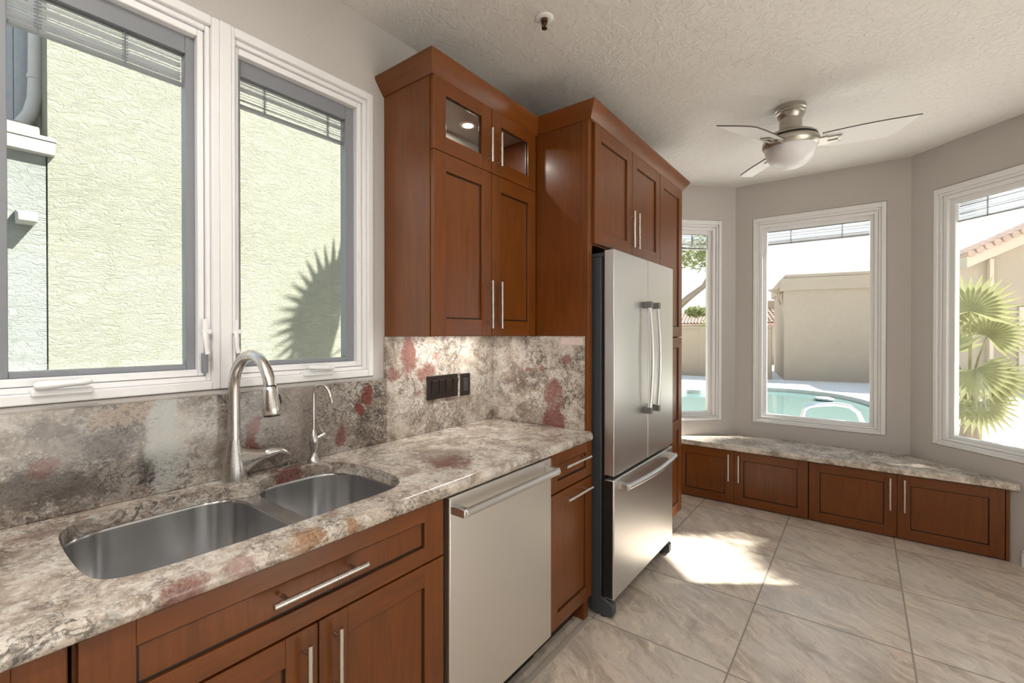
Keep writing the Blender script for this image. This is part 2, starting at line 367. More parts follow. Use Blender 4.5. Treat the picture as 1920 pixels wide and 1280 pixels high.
M_FENCE = m_stucco('tan_block', (0.37, 0.30, 0.225), 0.3)
M_BEAM = plain('weathered_white_wood', (0.275, 0.275, 0.255), 0.8, nz=0.15, scale=14)
M_PINK = plain('pink_clay_tile', (0.27, 0.20, 0.165), 0.8, nz=0.12)
M_CLAY = plain('clay_roof_tile', (0.46, 0.33, 0.26), 0.85, nz=0.35, scale=5)
M_METAL = plain('grey_galvanised_metal', (0.34, 0.36, 0.38), 0.5, 0.3, nz=0.12)
M_PIPE = plain('grey_painted_pipe', (0.42, 0.42, 0.40), 0.6, nz=0.12)
def m_deck():
    t = NT('cool_deck'); p = t.pos(); n = t.noise(p, 3, 5, 0.6)
    return t.bsdf(t.ramp(n, [(0.3, (0.68, 0.66, 0.63)), (0.7, (0.78, 0.76, 0.73))]), 0.85, 0.0, t.bump(t.noise(p, 60, 3), 0.2, 0.01))
M_DECK = m_deck()
M_COPING = plain('pool_coping', (0.55, 0.53, 0.49), 0.7, nz=0.1, scale=8)
def m_water():
    t = NT('pool_water'); p = t.pos(); n = t.noise(p, 5, 3, 0.5, 0.5)
    return t.bsdf((0.11, 0.19, 0.182), 0.04, 0.0, t.bump(n, 0.08, 0.02), IOR=1.33)
M_WATER = m_water()
def m_leaf(name, a, b):
    t = NT(name); p = t.pos(); n = t.noise(p, 6, 3)
    bs = t.N('ShaderNodeBsdfDiffuse'); tl = t.N('ShaderNodeBsdfTranslucent'); c = t.mix(n, a, b)
    t.set(bs.inputs[0], c); t.set(tl.inputs[0], c)
    mx = t.N('ShaderNodeMixShader', {0: 0.4}); t.nt.links.new(bs.outputs[0], mx.inputs[1]); t.nt.links.new(tl.outputs[0], mx.inputs[2])
    t.nt.links.new(mx.outputs[0], t.out.inputs[0]); return t.m
M_PALM = m_leaf('palm_leaf', (0.22, 0.22, 0.105), (0.36, 0.36, 0.20))
M_TREE = m_leaf('tree_leaf', (0.13, 0.155, 0.06), (0.30, 0.32, 0.145))
M_BARK = plain('bark', (0.22, 0.18, 0.14), 0.9, nz=0.4, scale=20)
M_DOORTAN = plain('tan_door_paint', (0.52, 0.45, 0.35), 0.6)
M_CHROME = plain('pool_rail_steel', (0.72, 0.73, 0.75), 0.15, 1.0)
M_BRASS = plain('aged_brass', (0.20, 0.13, 0.07), 0.35, 1.0)
M_FANBLADE = plain('silver_fan_blade', (0.80, 0.80, 0.80), 0.4, nz=0.02)
M_FANEDGE = plain('fan_blade_dark_edge', (0.10, 0.09, 0.08), 0.5)
M_FANBODY = m_steel('fan_nickel', (0.50, 0.47, 0.42), 0.34)

# ================================================================= the room
AB = Vector((0.740, 4.451, 0)); BC = Vector((1.921, 4.451, 0)); CEIL = 2.675
R2 = math.sqrt(0.5); XR = 3.6; YB = -4.6; TH = 0.14
CR = Vector((XR, BC.y - (XR - BC.x), 0))
FA = Fr(AB, (-1, -1), (1, -1))            # u away from the AB corner, n into the room
FB = Fr(AB, (1, 0), (0, -1))
FC = Fr(BC, (1, -1), (-1, -1))
FRIGHT = Fr(CR, (0, -1), (-1, 0))
FREAR = Fr((XR, YB), (-1, 0), (0, 1))

def wall(name, fr, L0, L1, holes, mat=M_WALL, H=CEIL, chamfer=0.012):
    mb = MB()
    us = sorted({L0, L1} | {h[0] - chamfer for h in holes} | {h[1] + chamfer for h in holes})
    zs = sorted({0.0, H} | {h[2] - chamfer for h in holes} | {h[3] + chamfer for h in holes})
    for a, b in zip(us, us[1:]):
        for c, d in zip(zs, zs[1:]):
            if any(h[0] - chamfer <= a + 1e-6 and b - 1e-6 <= h[1] + chamfer and h[2] - chamfer <= c + 1e-6 and d - 1e-6 <= h[3] + chamfer for h in holes): continue
            for n in (0, -TH): mb.face([fr.p(a, n, c), fr.p(b, n, c), fr.p(b, n, d), fr.p(a, n, d)])
    for h in holes:
        def rect(g, n): return [fr.p(h[0] - g, n, h[2] - g), fr.p(h[1] + g, n, h[2] - g), fr.p(h[1] + g, n, h[3] + g), fr.p(h[0] - g, n, h[3] + g)]
        mb.loft([rect(chamfer, 0), rect(chamfer * 0.3, -chamfer * 0.3), rect(0, -chamfer), rect(0, -TH + 0.001), rect(chamfer, -TH)], 0, False)
    for n0, n1 in ((0, -TH),):
        mb.face([fr.p(L0, 0, 0), fr.p(L0, 0, H), fr.p(L0, -TH, H), fr.p(L0, -TH, 0)]); mb.face([fr.p(L1, 0, 0), fr.p(L1, 0, H), fr.p(L1, -TH, H), fr.p(L1, -TH, 0)])
        mb.face([fr.p(L0, 0, H), fr.p(L1, 0, H), fr.p(L1, -TH, H), fr.p(L0, -TH, H)])
    bmesh.ops.remove_doubles(mb.bm, verts=mb.bm.verts, dist=1e-5)
    return struct(mb.build(name, mat))
W1 = (0.05, 1.18, 1.200, 2.375)
WA = (0.133, 0.90, 0.615, 2.375)
WB = (0.140, 1.040, 0.612, 2.373)
WC = (0.158, 1.060, 0.612, 2.377)
WR = (0.20, 3.00, 0.04, 2.20)
wall('wall_left', LEFT, YB, 3.711, [W1])
wall('wall_bay_left', FA, -0.06, 1.046, [WA])
wall('wall_bay_middle', FB, -0.06, BC.x - AB.x + 0.06, [WB])
wall('wall_bay_right', FC, -0.06, (CR - BC).length, [WC])
wall('wall_right', FRIGHT, 0, CR.y - YB, [WR])
wall('wall_rear', FREAR, 0, XR, [], plain('brown_bounce_cut', (0.10, 0.06, 0.04), 0.5))  # unseen wall, coloured dark to cut the bounced light
shell = [(-0.1, YB - 0.1), (XR + 0.1, YB - 0.1), (XR + 0.1, CR.y + 0.05), (BC.x + 0.06, BC.y + 0.13), (AB.x - 0.06, AB.y + 0.13), (-0.1, 3.711 + 0.1)]
struct(MB().prism(shell, -0.12, 0.0).build('floor', M_FLOOR))
struct(MB().prism(shell, CEIL, CEIL + 0.25).build('ceiling', M_CEIL))
mb = MB(); mb.box(FC, 0.672, (CR - BC).length - 0.01, 0.0, 0.014, 0.0, 0.085); mb.box(FC, 0.672, (CR - BC).length - 0.01, 0.0, 0.008, 0.085, 0.10)
struct(mb.build('baseboard_right', M_WHITE, None, 0.004))
mb = MB(); mb.box(XY, 0.574, 0.604, YB + 0.02, 1.985, 0.0, 0.004)
struct(mb.build('grout_sheen_1', plain('grout_sheen_strip', (0.50, 0.45, 0.39), 0.35), None, 0.0015))  # pale strip added for the grout line and the reflection along it

# ---------------------------------------------------------------- windows
def rect_in(r, l, rt, b, t): return (r[0] + l, r[1] - rt, r[2] + b, r[3] - t)
def blind(fr, g, n, zb, root, cords, mats):
    mb = MB(); z = g[3] + 0.004
    k = 0; zz = zb
    while zz < z:
        tilt = random.uniform(-0.0035, 0.0035); sag = random.uniform(-0.0012, 0.0012)
        a, b = g[0] + 0.004, g[1] - 0.004
        for (n0, n1, z0, z1) in ((n - 0.008, n, zz - tilt, zz + 0.002), (n, n + 0.008, zz + 0.002, zz + tilt)):
            mb.face([fr.p(a, n0, z0 + sag), fr.p(b, n0, z0 - sag), fr.p(b, n1, z1 - sag), fr.p(a, n1, z1 + sag)], 0)
        zz += random.choice((0.006, 0.0085, 0.011)); k += 1
    mb.box(fr, g[0] + 0.003, g[1] - 0.003, n - 0.009, n + 0.009, zb - 0.012, zb - 0.004, 2)
    for c in cords:
        u = g[0] + (g[1] - g[0]) * c
        mb.box(fr, u - 0.0016, u + 0.0016, n + 0.0095, n + 0.0115, zb - 0.012, g[3], 1)
        q = zb
        while q < g[3]:
            mb.box(fr, u - 0.007, u + 0.007, n + 0.009, n + 0.0112, q, q + 0.0022, 1); q += 0.009
    return lab(mb.build('blind', mats, root), 'raised pale slat blind behind the glass')
def casement(root, fr, R, lw, rw, bw, tw, gl, gr, gb, gt, zblind, screen_mat, crank=None, lock=None, cords=(0.25, 0.75), hinge=None):
    """R outer rect; white sash margins lw.. then inner frame margins gl.. to the glass"""
    mb = MB()
    r1 = rect_in(R, min(lw * 0.35, 0.024), rw * 0.42, bw * 0.42, tw * 0.42)
    mb.ring(fr, R, r1, -0.10, 0.004)
    r2 = rect_in(R, lw * 0.6, rw * 0.66, bw * 0.66, tw * 0.66)
    mb.ring(fr, r1, r2, -0.10, -0.010)
    mb.build('frame', M_WHITE, root, 0.003)
    r3 = rect_in(R, lw, rw, bw, tw)
    mb = MB().ring(fr, (r2[0] + 0.0015, r2[1] - 0.0015, r2[2] + 0.0015, r2[3] - 0.0015), r3, -0.09, -0.020); sash = mb.build('sash', M_VINYL, root, 0.003)
    g = rect_in(r3, gl, gr, gb, gt)
    mb = MB().ring(fr, r3, g, -0.085, -0.046)
    lab(mb.build('screen_frame', screen_mat, root, 0.002), 'inner glazing frame around the pane')
    mb = MB(); mb.box(fr, g[0] - 0.004, g[1] + 0.004, -0.060, -0.056, g[2] - 0.004, g[3] + 0.004); mb.build('glass_pane', M_GLASS, root)
    blind(fr, g, -0.074, zblind, root, cords, [M_SLAT, M_CORD, M_GREY_SHADE] if crank else [M_SLAT, M_GREY_SHADE, M_SLAT])
    if crank:
        a, b = crank
        mb = MB(); zc = R[2] + bw * 0.66
        mb.box(fr, a - 0.006, b + 0.004, -0.012, 0.016, zc - 0.022, zc - 0.006)
        d = 1 if hinge == 'l' else -1
        s_, e_ = (a, b) if d > 0 else (b, a)
        L = [fr.p(s_ + (e_ - s_) * f, 0.016 + 0.012 * math.sin(f * PI * 0.8), zc + 0.004 + 0.006 * f) for f in (0, .1, .25, .45, .65, .85, 1)]
        mb.tube(L, [.013, .018, .0175, .0145, .013, .0155, .010], 14, 0, True, [(1.0, .66)] * 7)
        mb.build('crank_handle', M_VINYL, root, 0.003)
    if lock:
        u, z0, z1 = lock
        mb = MB(); mb.box(fr, u - 0.007, u + 0.007, -0.008, 0.003, z1 - 0.022, z1 + 0.012); mb.box(fr, u - 0.013, u + 0.012, -0.002, 0.020, z1 - 0.034, z1 - 0.020)
        mb.tube([fr.p(u - 0.006, 0.018, z1 - 0.028), fr.p(u - 0.007, 0.027, z1 - 0.05), fr.p(u - 0.005, 0.024, z1 - 0.075), fr.p(u - 0.003, 0.030, z1 - 0.098)], [.006, .006, .005, .006], 8, 0, True, [(1.3, .6)] * 4)
        mb.build('lock_lever', M_VINYL, root, 0.0015)
        mb = MB(); mb.box(fr, u - 0.008, u + 0.008, -0.012, 0.002, z0 - 0.062, z0 + 0.0); lab(mb.build('lock_keeper', M_GREY_SHADE, root, 0.002), 'grey lock keeper slot')
def window_root(name, loc):
    o = bpy.data.objects.new(name, None); COL.objects.link(o); o.location = loc; WORLD[o.name] = Vector(loc); return struct(o)
w1 = window_root('window_1', (0, 0.615, 1.2))
YM = 0.6195
mb = MB(); mb.box(LEFT, YM - 0.0175, YM + 0.0175, -0.10, 0.006, W1[2], W1[3]); mb.build('mullion', M_WHITE, w1, 0.003)
casement(w1, LEFT, (YM + 0.0175, W1[1], W1[2], W1[3]), 0.030, 0.062, 0.064, 0.070, 0.016, 0.036, 0.016, 0.056, 2.166, M_GREY_SHADE,
         (0.880, 0.985), (0.648, 1.316, 1.41), (0.22, 0.83), 'r')
casement(w1, LEFT, (W1[0], YM - 0.0175, W1[2], W1[3]), 0.062, 0.054, 0.064, 0.070, 0.036, 0.024, 0.016, 0.056, 2.166, M_GREY_SHADE,
         (0.185, 0.290), (0.560, 1.316, 1.41), (0.15, 0.62), 'l')
for nm, fr, R, zb in (('window_2', FA, WA, 2.14), ('window_3', FB, WB, 2.152), ('window_4', FC, WC, 2.145)):
    w = window_root(nm, fr.p((R[0] + R[1]) / 2, 0, R[2]))
    casement(w, fr, R, 0.070, 0.070, 0.050, 0.082, 0.030, 0.026, 0.022, 0.034, zb, M_VINYL)
w5 = window_root('window_5', FRIGHT.p(1.65, 0, 0.04))
mb = MB(); mb.ring(FRIGHT, WR, rect_in(WR, .06, .06, .05, .06), -0.10, 0.004); mb.box(FRIGHT, 1.60, 1.70, -0.09, -0.01, WR[2] + .05, WR[3] - .06); mb.build('frame', M_VINYL, w5, 0.003)
mb = MB(); mb.box(FRIGHT, WR[0] + .06, WR[1] - .06, -0.06, -0.055, WR[2] + .05, WR[3] - .06); mb.build('glass_pane', M_GLASS, w5)

# ================================================================= cabinets
def pull(parent, a, b, out, off=0.030, r=0.0058, inset=0.14):
    """bar pull from point a to b standing off along out"""
    a, b, out = Vector(a), Vector(b), Vector(out)
    mb = MB(); mb.tube([a + out * off, b + out * off], r, 14)
    for f in (inset, 1 - inset):
        q = a.lerp(b, f); mb.tube([q, q + out * off], r * 0.75, 10)
    return lab(mb.build('handle', M_NICKEL, parent), 'brushed nickel bar handle')
def shaker(name, parent, fr, u0, u1, z0, z1, nf, th=0.020, st=0.062, rail=0.062, rec=0.009, glass=False, mid=None):
    mb = MB()
    mb.box(fr, u0, u0 + st, nf - th, nf, z0, z1, 0); mb.box(fr, u1 - st, u1, nf - th, nf, z0, z1, 0)
    mb.box(fr, u0 + st, u1 - st, nf - th, nf, z1 - rail, z1, 1); mb.box(fr, u0 + st, u1 - st, nf - th, nf, z0, z0 + rail, 1)
    zz = [(z0 + rail, z1 - rail)]
    if mid:
        mb.box(fr, u0 + st, u1 - st, nf - th, nf, mid[0], mid[1], 1); zz = [(z0 + rail, mid[0]), (mid[1], z1 - rail)]
    for a, b in zz:
        i = (u0 + st, u1 - st, a, b)
        if not glass: mb.box(fr, i[0], i[1], nf - th + 0.002, nf - rec, a, b, 0)
        g = 0.0055
        mb.ring(fr, i, (i[0] + g, i[1] - g, a + g, b - g), nf - rec - 0.002, nf - rec + 0.0012, 2)
    o = mb.build(name, [M_WOOD, M_WOODH, M_GLAZE], parent, 0.0012)
    if glass:
        mb = MB(); mb.box(fr, u0 + st - .004, u1 - st + .004, nf - th + .006, nf - th + .010, z0 + rail - .004, z1 - rail + .004)
        lab(mb.build('glass_pane', M_CABGLASS, o), 'clear glass pane')
    return o
def carcass(name, parent, fr, u0, u1, n0, n1, z0, z1, kick=None, t=0.018, inner=M_KICK, top=True, face=0.02):
    mb = MB(); zb = z0
    mb.box(fr, u0, u0 + t, n0, n1, z0, z1); mb.box(fr, u1 - t, u1, n0, n1, z0, z1)
    mb.box(fr, u0 + t, u1 - t, n0, n0 + 0.008, z0, z1); mb.box(fr, u0 + t, u1 - t, n0, n1, z0, z0 + t)
    if top: mb.box(fr, u0 + t, u1 - t, n0, n1, z1 - t, z1)
    if face: # face frame
        mb.ring(fr, (u0 + t, u1 - t, z0 + t, z1 - (t if top else 0)), (u0 + 0.035, u1 - 0.035, z0 + 0.03, z1 - 0.03), n1 - face, n1)
    if kick: mb.box(fr, u0 + 0.001, u1 - 0.001, n0, n1 - kick[0], kick[1], z0, 1)
    return mb.build(name, [M_WOOD, M_KICK], parent, 0.001)
FN = 0.600                                   # front of base doors (x)
CT0, CT1 = 0.876, 0.914
# -- base cabinet at the far left
c = thing('base_cabinet', (0, -0.30, 0), 'stained base cabinet left of the sink cabinet, cut off by the frame', 'cabinet')
carcass('carcass', c, LEFT, -0.76, 0.158, 0.005, FN - 0.02, 0.11, CT0 - 0.002, (0.06, 0.0))
d = shaker('drawer_front', c, LEFT, -0.755, 0.153, 0.69, 0.865, FN, rail=0.05); pull(d, (FN, -0.42, 0.785), (FN, -0.19, 0.785), (1, 0, 0))
for a, b, h in ((-0.755, -0.303, -0.345), (-0.299, 0.153, -0.257)):
    d = shaker('door', c, LEFT, a, b, 0.115, 0.682, FN); pull(d, (FN, h, 0.50), (FN, h, 0.655), (1, 0, 0))
# -- sink base
c = thing('sink_cabinet', (0, 0.585, 0), 'stained sink base cabinet with a wide false drawer over two doors', 'cabinet')
carcass('carcass', c, LEFT, 0.162, 1.008, 0.005, FN - 0.02, 0.11, CT0 - 0.002, (0.06, 0.0), top=False, face=0.02)
d = shaker('false_drawer_front', c, LEFT, 0.167, 1.003, 0.692, 0.864, FN, st=0.077, rail=0.048)
pull(d, (FN, 0.470, 0.790), (FN, 0.705, 0.790), (1, 0, 0), 0.034, 0.0068)
for a, b, h in ((0.167, 0.588, 0.553), (0.592, 1.003, 0.632)):
    d = shaker('door', c, LEFT, a, b, 0.115, 0.686, FN, st=0.077, rail=0.065); pull(d, (FN, h, 0.49), (FN, h, 0.662), (1, 0, 0))
# -- dishwasher
c = thing('dishwasher', (0, 1.31, 0), 'stainless steel dishwasher with a long bar handle under the counter', 'dishwasher')
mb = MB(); mb.box(LEFT, 1.016, 1.606, 0.02, FN - 0.03, 0.10, 0.868); lab(mb.build('tub', M_BLACK, c), 'black dishwasher body')
mb = MB(); mb.box(LEFT, 1.018, 1.608, FN - 0.03, 0.612, 0.120, 0.864); mb.build('door_panel', M_STEELH, c, 0.004)
mb = MB(); mb.box(LEFT, 1.02, 1.606, 0.02, FN - 0.075, 0.0, 0.10); lab(mb.build('toe_kick', M_BLACK, c), 'black toe kick')
hb = MB(); ya, yb_, zh, xo = 1.030, 1.578, 0.824, 0.664
hb.tube([(xo, ya, zh), (xo, yb_, zh)], 0.0135, 16)
for q in (ya + 0.006, yb_ - 0.006): hb.box(LEFT, q - 0.013, q + 0.013, 0.611, xo + 0.006, zh - 0.014, zh + 0.014)
hb.build('handle', M_STEEL, c, 0.003)
# -- narrow base cabinet
c = thing('narrow_base_cabinet', (0, 1.80, 0), 'narrow stained base cabinet between dishwasher and refrigerator', 'cabinet')
carcass('carcass', c, LEFT, 1.617, 1.952, 0.005, FN - 0.02, 0.11, CT0 - 0.002, (0.06, 0.0))
d = shaker('drawer_front', c, LEFT, 1.622, 1.988, 0.700, 0.864, FN, st=0.055, rail=0.045); pull(d, (FN, 1.695, 0.806), (FN, 1.918, 0.806), (1, 0, 0), 0.034)
d = shaker('door', c, LEFT, 1.622, 1.988, 0.118, 0.692, FN, st=0.055, rail=0.06); pull(d, (FN, 1.710, 0.658), (FN, 1.935, 0.658), (1, 0, 0), 0.034)

# -- wall cabinet with crown and lit glass doors
c = thing('wall_cabinet', (0, 1.59, 1.365), 'stained wall cabinet with lit glass doors above solid doors, beside the window', 'cabinet')
XD = 0.305
mb = MB()
mb.box(LEFT, 1.236, 1.254, 0.002, 0.284, 1.365, 2.40); mb.box(LEFT, 1.925, 1.943, 0.002, 0.284, 1.365, 2.40)
mb.box(LEFT, 1.254, 1.925, 0.002, 0.284, 1.392, 1.408); mb.box(LEFT, 1.254, 1.925, 0.002, 0.284, 2.085, 2.103)
mb.ring(LEFT, (1.254, 1.925, 1.366, 2.40), (1.268, 1.911, 1.40, 2.375), 0.266, 0.284)
mb.box(LEFT, 1.254, 1.925, 0.012, 0.266, 2.372, 2.38, 1); mb.box(LEFT, 1.254, 1.925, 0.002, 0.012, 1.386, 2.38, 1)
mb.build('carcass', [M_WOOD, M_INT], c, 0.001)
for k, (a, b) in enumerate(((1.240, 1.590), (1.594, 1.942))):
    d = shaker('glass_door', c, LEFT, a, b, 2.1015, 2.392, XD, glass=True, st=0.066, rail=0.062)
    h = 1.563 if k == 0 else 1.630
    pull(d, (XD, h, 2.135), (XD, h, 2.285), (1, 0, 0))
    d = shaker('door', c, LEFT, a, b, 1.368, 2.098, XD, st=0.066, rail=0.07); pull(d, (XD, h, 1.40), (XD, h, 1.612), (1, 0, 0))
CROWN = [(0.0, -0.012), (0.004, -0.012), (0.046, 0.046), (0.046, 0.058), (0.030, 0.058), (0.0, 0.010)]
mb = MB().sweep([(0.0, 1.236), (XD - 0.004, 1.236), (XD - 0.004, 1.952)], [(o, 2.400 + z) for o, z in CROWN]); mb.build('crown_molding', M_WOODH, c, 0.0015)
mb = MB(); pk = (0.135, 1.618, 2.372)
mb.lathe(pk, [(0.026, -0.004), (0.036, -0.005), (0.040, 0.0)], 32, 0); mb.lathe(pk, [(0.0, -0.0042), (0.026, -0.0042)], 32, 1)
pko = lab(mb.build('puck_light', [M_VINYL, M_PUCK], c), 'small lit puck light inside the glass section')
ld = bpy.data.lights.new('puck_lamp', 'AREA'); ld.shape = 'DISK'; ld.size = 0.05; ld.energy = 1.0; ld.color = (1, .95, .88)
lo = bpy.data.objects.new('puck_lamp', ld); COL.objects.link(lo); lo.parent = c; lo.location = Vector((pk[0], pk[1], pk[2] - 0.008)) - Vector(c.location)

# -- light bar below the wall cabinet
c = thing('under_cabinet_light', (0.13, 1.58, 1.376), 'slim light bar fixed below the wall cabinet', 'lamp')
mb = MB(); mb.box(LEFT, 1.33, 1.83, 0.11, 0.15, 1.377, 1.3915); mb.build('housing', M_VINYL, c, 0.002)
mb = MB(); mb.box(LEFT, 1.34, 1.82, 0.115, 0.145, 1.3755, 1.377); mb.build('lens', M_LAMP, c)
ld = bpy.data.lights.new('bar_lamp', 'AREA'); ld.shape = 'RECTANGLE'; ld.size = 0.03; ld.size_y = 0.46; ld.energy = 1.3; ld.color = (1, .95, .88)
lo = bpy.data.objects.new('bar_lamp', ld); COL.objects.link(lo); lo.parent = c; lo.location = Vector((0.13, 1.58, 1.373)) - Vector(c.location)

# -- refrigerator surround
c = thing('refrigerator_side_panel', (0.3, 1.97, 0), 'tall stained end panel left of the refrigerator', 'panel')
mb = MB(); mb.box(LEFT, 1.956, 1.974, 0.002, 0.560, 0.0, 2.405); mb.build('panel', M_WOOD, c, 0.001)
mb = MB(); mb.box(LEFT, 1.9545, 1.9925, 0.561, 0.598, 0.870, 2.405); mb.box(LEFT, 1.9545, 1.9925, 0.561, 0.5785, 0.0, 0.870); mb.build('front_stile', M_WOOD, c, 0.0015)
XF = 0.612
c = thing('over_fridge_cabinet', (0, 2.44, 1.81), 'stained two-door cabinet above the refrigerator', 'cabinet')
carcass('carcass', c, LEFT, 1.994, 2.891, 0.005, XF - 0.02, 1.806, 2.405)
for a, b, h in ((1.997, 2.4455, 2.414), (2.4495, 2.889, 2.483)):
    d = shaker('door', c, LEFT, a, b, 1.812, 2.392, XF, st=0.068, rail=0.07); pull(d, (XF, h, 1.85), (XF, h, 2.05), (1, 0, 0))
c = thing('pantry_cabinet', (0, 3.12, 0), 'tall narrow stained pantry cabinet right of the refrigerator', 'cabinet')
carcass('carcass', c, LEFT, 2.893, 3.342, 0.005, XF - 0.02, 0.11, 2.405, (0.06, 0.0))
shaker('door', c, LEFT, 2.896, 3.340, 1.356, 2.392, XF, st=0.068, rail=0.07)
shaker('door', c, LEFT, 2.896, 3.340, 0.125, 1.350, XF, st=0.068, rail=0.07, mid=(0.705, 0.775))
mb = MB().sweep([(0.302, 1.9545), (XF - 0.004, 1.9545), (XF - 0.004, 3.342), (0.002, 3.342)], [(o, 2.405 + z) for o, z in CROWN])
tag(mb.build('crown_molding', M_WOODH, None, 0.0015, (XF, 2.6, 2.405)), 'sloped stained crown molding along the top above refrigerator and pantry', 'molding')

# -- refrigerator
YF0, YF1, XFF = 2.030, 2.886, 0.696
c = thing('refrigerator', (0.35, 2.458, 0), 'stainless french door refrigerator with bottom freezer drawer', 'refrigerator')
mb = MB(); mb.box(LEFT, YF0 + .004, YF1 - .004, 0.03, 0.628, 0.030, 1.750); mb.build('body', M_SLATE, c, 0.004)
mb = MB(); mb.box(LEFT, YF0 + .012, YF1 - .012, 0.628, 0.640, 0.10, 1.745); lab(mb.build('gasket', M_BLACK, c), 'black door gasket')
ys = 2.466
for k, (a, b) in enumerate(((YF0, ys - 0.0035), (ys + 0.0035, YF1))):
    mb = MB(); mb.box(LEFT, a, b, 0.645, XFF, 0.694, 1.780); mb.box(LEFT, a + .003, b - .003, 0.638, 0.646, 0.697, 1.777, 1)
    d = mb.build('door', [M_STEEL, M_BLACK], c, 0.003, None, 2)
    yh = 2.404 if k == 0 else 2.520; hb = MB()
    pts = [(XFF + 0.034 + 0.014 * math.sin(PI * f), yh, 0.965 + 0.565 * f) for f in [i / 10 for i in range(11)]]
    hb.tube(pts, 0.0125, 14)
    hb.build('handle', M_STEEL, d, 0)
    for z0 in (0.948, 1.515):
        hb = MB(); hb.box(LEFT, yh - 0.0135, yh + 0.0135, XFF, XFF + 0.048, z0, z0 + 0.034)
        lab(hb.build('handle_bracket', M_BRACKET, d, 0.003), 'dark grey handle bracket')
mb = MB(); mb.box(LEFT, YF0, YF1, 0.645, XFF, 0.100, 0.676); mb.box(LEFT, YF0 - .0005, YF1 + .0005, 0.636, 0.692, 0.102, 0.672, 1)
d = mb.build('freezer_drawer', [M_STEEL, M_BLACK], c, 0.005, None, 3)
hb = MB(); ya, yb_ = 2.085, 2.800
hb.tube([(XFF + 0.046 + 0.022 * math.sin(PI * i / 10), ya + (yb_ - ya) * i / 10, 0.640) for i in range(11)], 0.0135, 14)
for q in (ya + .005, yb_ - .005): hb.box(LEFT, q - 0.018, q + 0.018, XFF, XFF + 0.052, 0.626, 0.655)
hb.build('handle', M_STEEL, d, 0.002)
mb = MB(); mb.box(LEFT, YF0 + .03, YF1 - .03, 0.05, 0.60, 0.028, 0.10); lab(mb.build('base_grille', M_BLACK, c, 0.003), 'black base grille')
for q in (YF0 + .002, YF1 - .042):
    mb = MB(); prof = [(0.575, 0.012), (0.680, 0.012), (0.690, 0.022), (0.690, 0.070), (0.640, 0.098), (0.575, 0.098)]
    mb.loft([[LEFT.p(q, x, z) for x, z in prof], [LEFT.p(q + .04, x, z) for x, z in prof]], 0, False, True, True, True); mb.tube([(0.635, q + .02, 0.0), (0.635, q + .02, 0.014)], 0.016, 12)
    lab(mb.build('front_foot', M_SLATE, c, 0.004), 'grey moulded front foot cover')
mb = MB(); mb.box(LEFT, YF0 + .006, YF0 + .05, 0.560, 0.684, 1.751, 1.770); mb.tube([(0.668, YF0 + .03, 1.756), (0.668, YF0 + .03, 1.795)], 0.013, 12); lab(mb.build('hinge_cover', M_SLATE, c, 0.003), 'grey hinge cover')

# ================================================================= granite
bs = MB(); bs.box(LEFT, -1.5, 1.2305, 0.001, 0.020, CT1 + .0008, 1.184)
tag(bs.build('granite_backsplash', M_GRAN_SPLASH, None, 0.0015, (0.01, 0.2, CT1)), 'long low granite backsplash under the double window', 'backsplash')
bs = MB(); bs.box(LEFT, 1.2315, 1.954, 0.001, 0.020, CT1 + .0008, 1.3645)
tag(bs.build('granite_backsplash', M_GRAN_TALL, None, 0.0012, (0.01, 1.6, CT1)), 'taller granite backsplash behind the dark switch plate', 'backsplash')
bs = MB(); bs.box(XY, 0.0205, 0.582, 1.944, 1.954, CT1 + .0008, 1.3645)
tag(bs.build('granite_backsplash', M_GRAN_TALL, None, 0.0012, (0.3, 1.95, CT1)), 'granite splash return against the tall panel at the counter end', 'backsplash')
bs = MB(); bs.box(XY, 0.455, 0.575, 1.9405, 1.9435, 1.322, 1.358)  # thin pale patch imitating window light reflected in the granite
tag(bs.build('reflection_patch', plain('pale_pink_reflection', (0.70, 0.58, 0.54), 0.4), None, 0.001, (0.51, 1.942, 1.34)), 'pale patch standing in for reflected window light high on the granite return', 'plate')

cut = [(.215, .199), (.160, .206), (.118, .228), (.096, .262), (.086, .305), (.084, .36), (.084, .45), (.088, .52), (.098, .560), (.118, .592), (.138, .618), (.142, .640), (.132, .664),
       (.112, .686), (.096, .712), (.088, .745), (.085, .80), (.088, .850), (.100, .893), (.128, .925), (.170, .947), (.225, .960), (.30, .965), (.38, .963), (.44, .952), (.49, .925), (.515, .89), (.525, .84),
       (.528, .75), (.534, .60), (.536, .45), (.534, .33), (.526, .262), (.508, .224), (.476, .205), (.42, .198), (.32, .196)]
def smooth_loop(pts, it=2):
    for _ in range(it):
        q = []
        for k in range(len(pts)):
            a, b = Vector(pts[k] + (0,)), Vector(pts[(k + 1) % len(pts)] + (0,))
            q += [tuple(a.lerp(b, .25)[:2]), tuple(a.lerp(b, .75)[:2])]
        pts = q
    return pts
cutS = smooth_loop(cut, 2)
mb = MB(); mb.plate([(0.0008, -1.5), (0.610, -1.5), (0.610, 1.9525), (0.0008, 1.9525)], [cutS], CT0, CT1)
nose = [(0.610, CT1), (0.619, CT1 - .0006), (0.6245, CT1 - .0030), (0.6285, CT1 - .0075), (0.6320, CT1 - .0130), (0.6335, CT1 - .020), (0.6330, CT0 + .010), (0.6300, CT0 + .004), (0.6245, CT0), (0.610, CT0)]
mb.loft([[Vector((x, y, z)) for x, z in nose] for y in (-1.5, 1.930)] + [[Vector((0.610 + (x - 0.610) * k, y, z)) for x, z in nose] for y, k in ((1.940, .93), (1.948, .74), (1.9525, .40))], 0, True, True, True, True)
tag(mb.build('countertop', M_GRAN_TOP, None, 0, (0.3, 0.6, CT0)), 'long mottled granite kitchen countertop with a sink cutout', 'countertop')

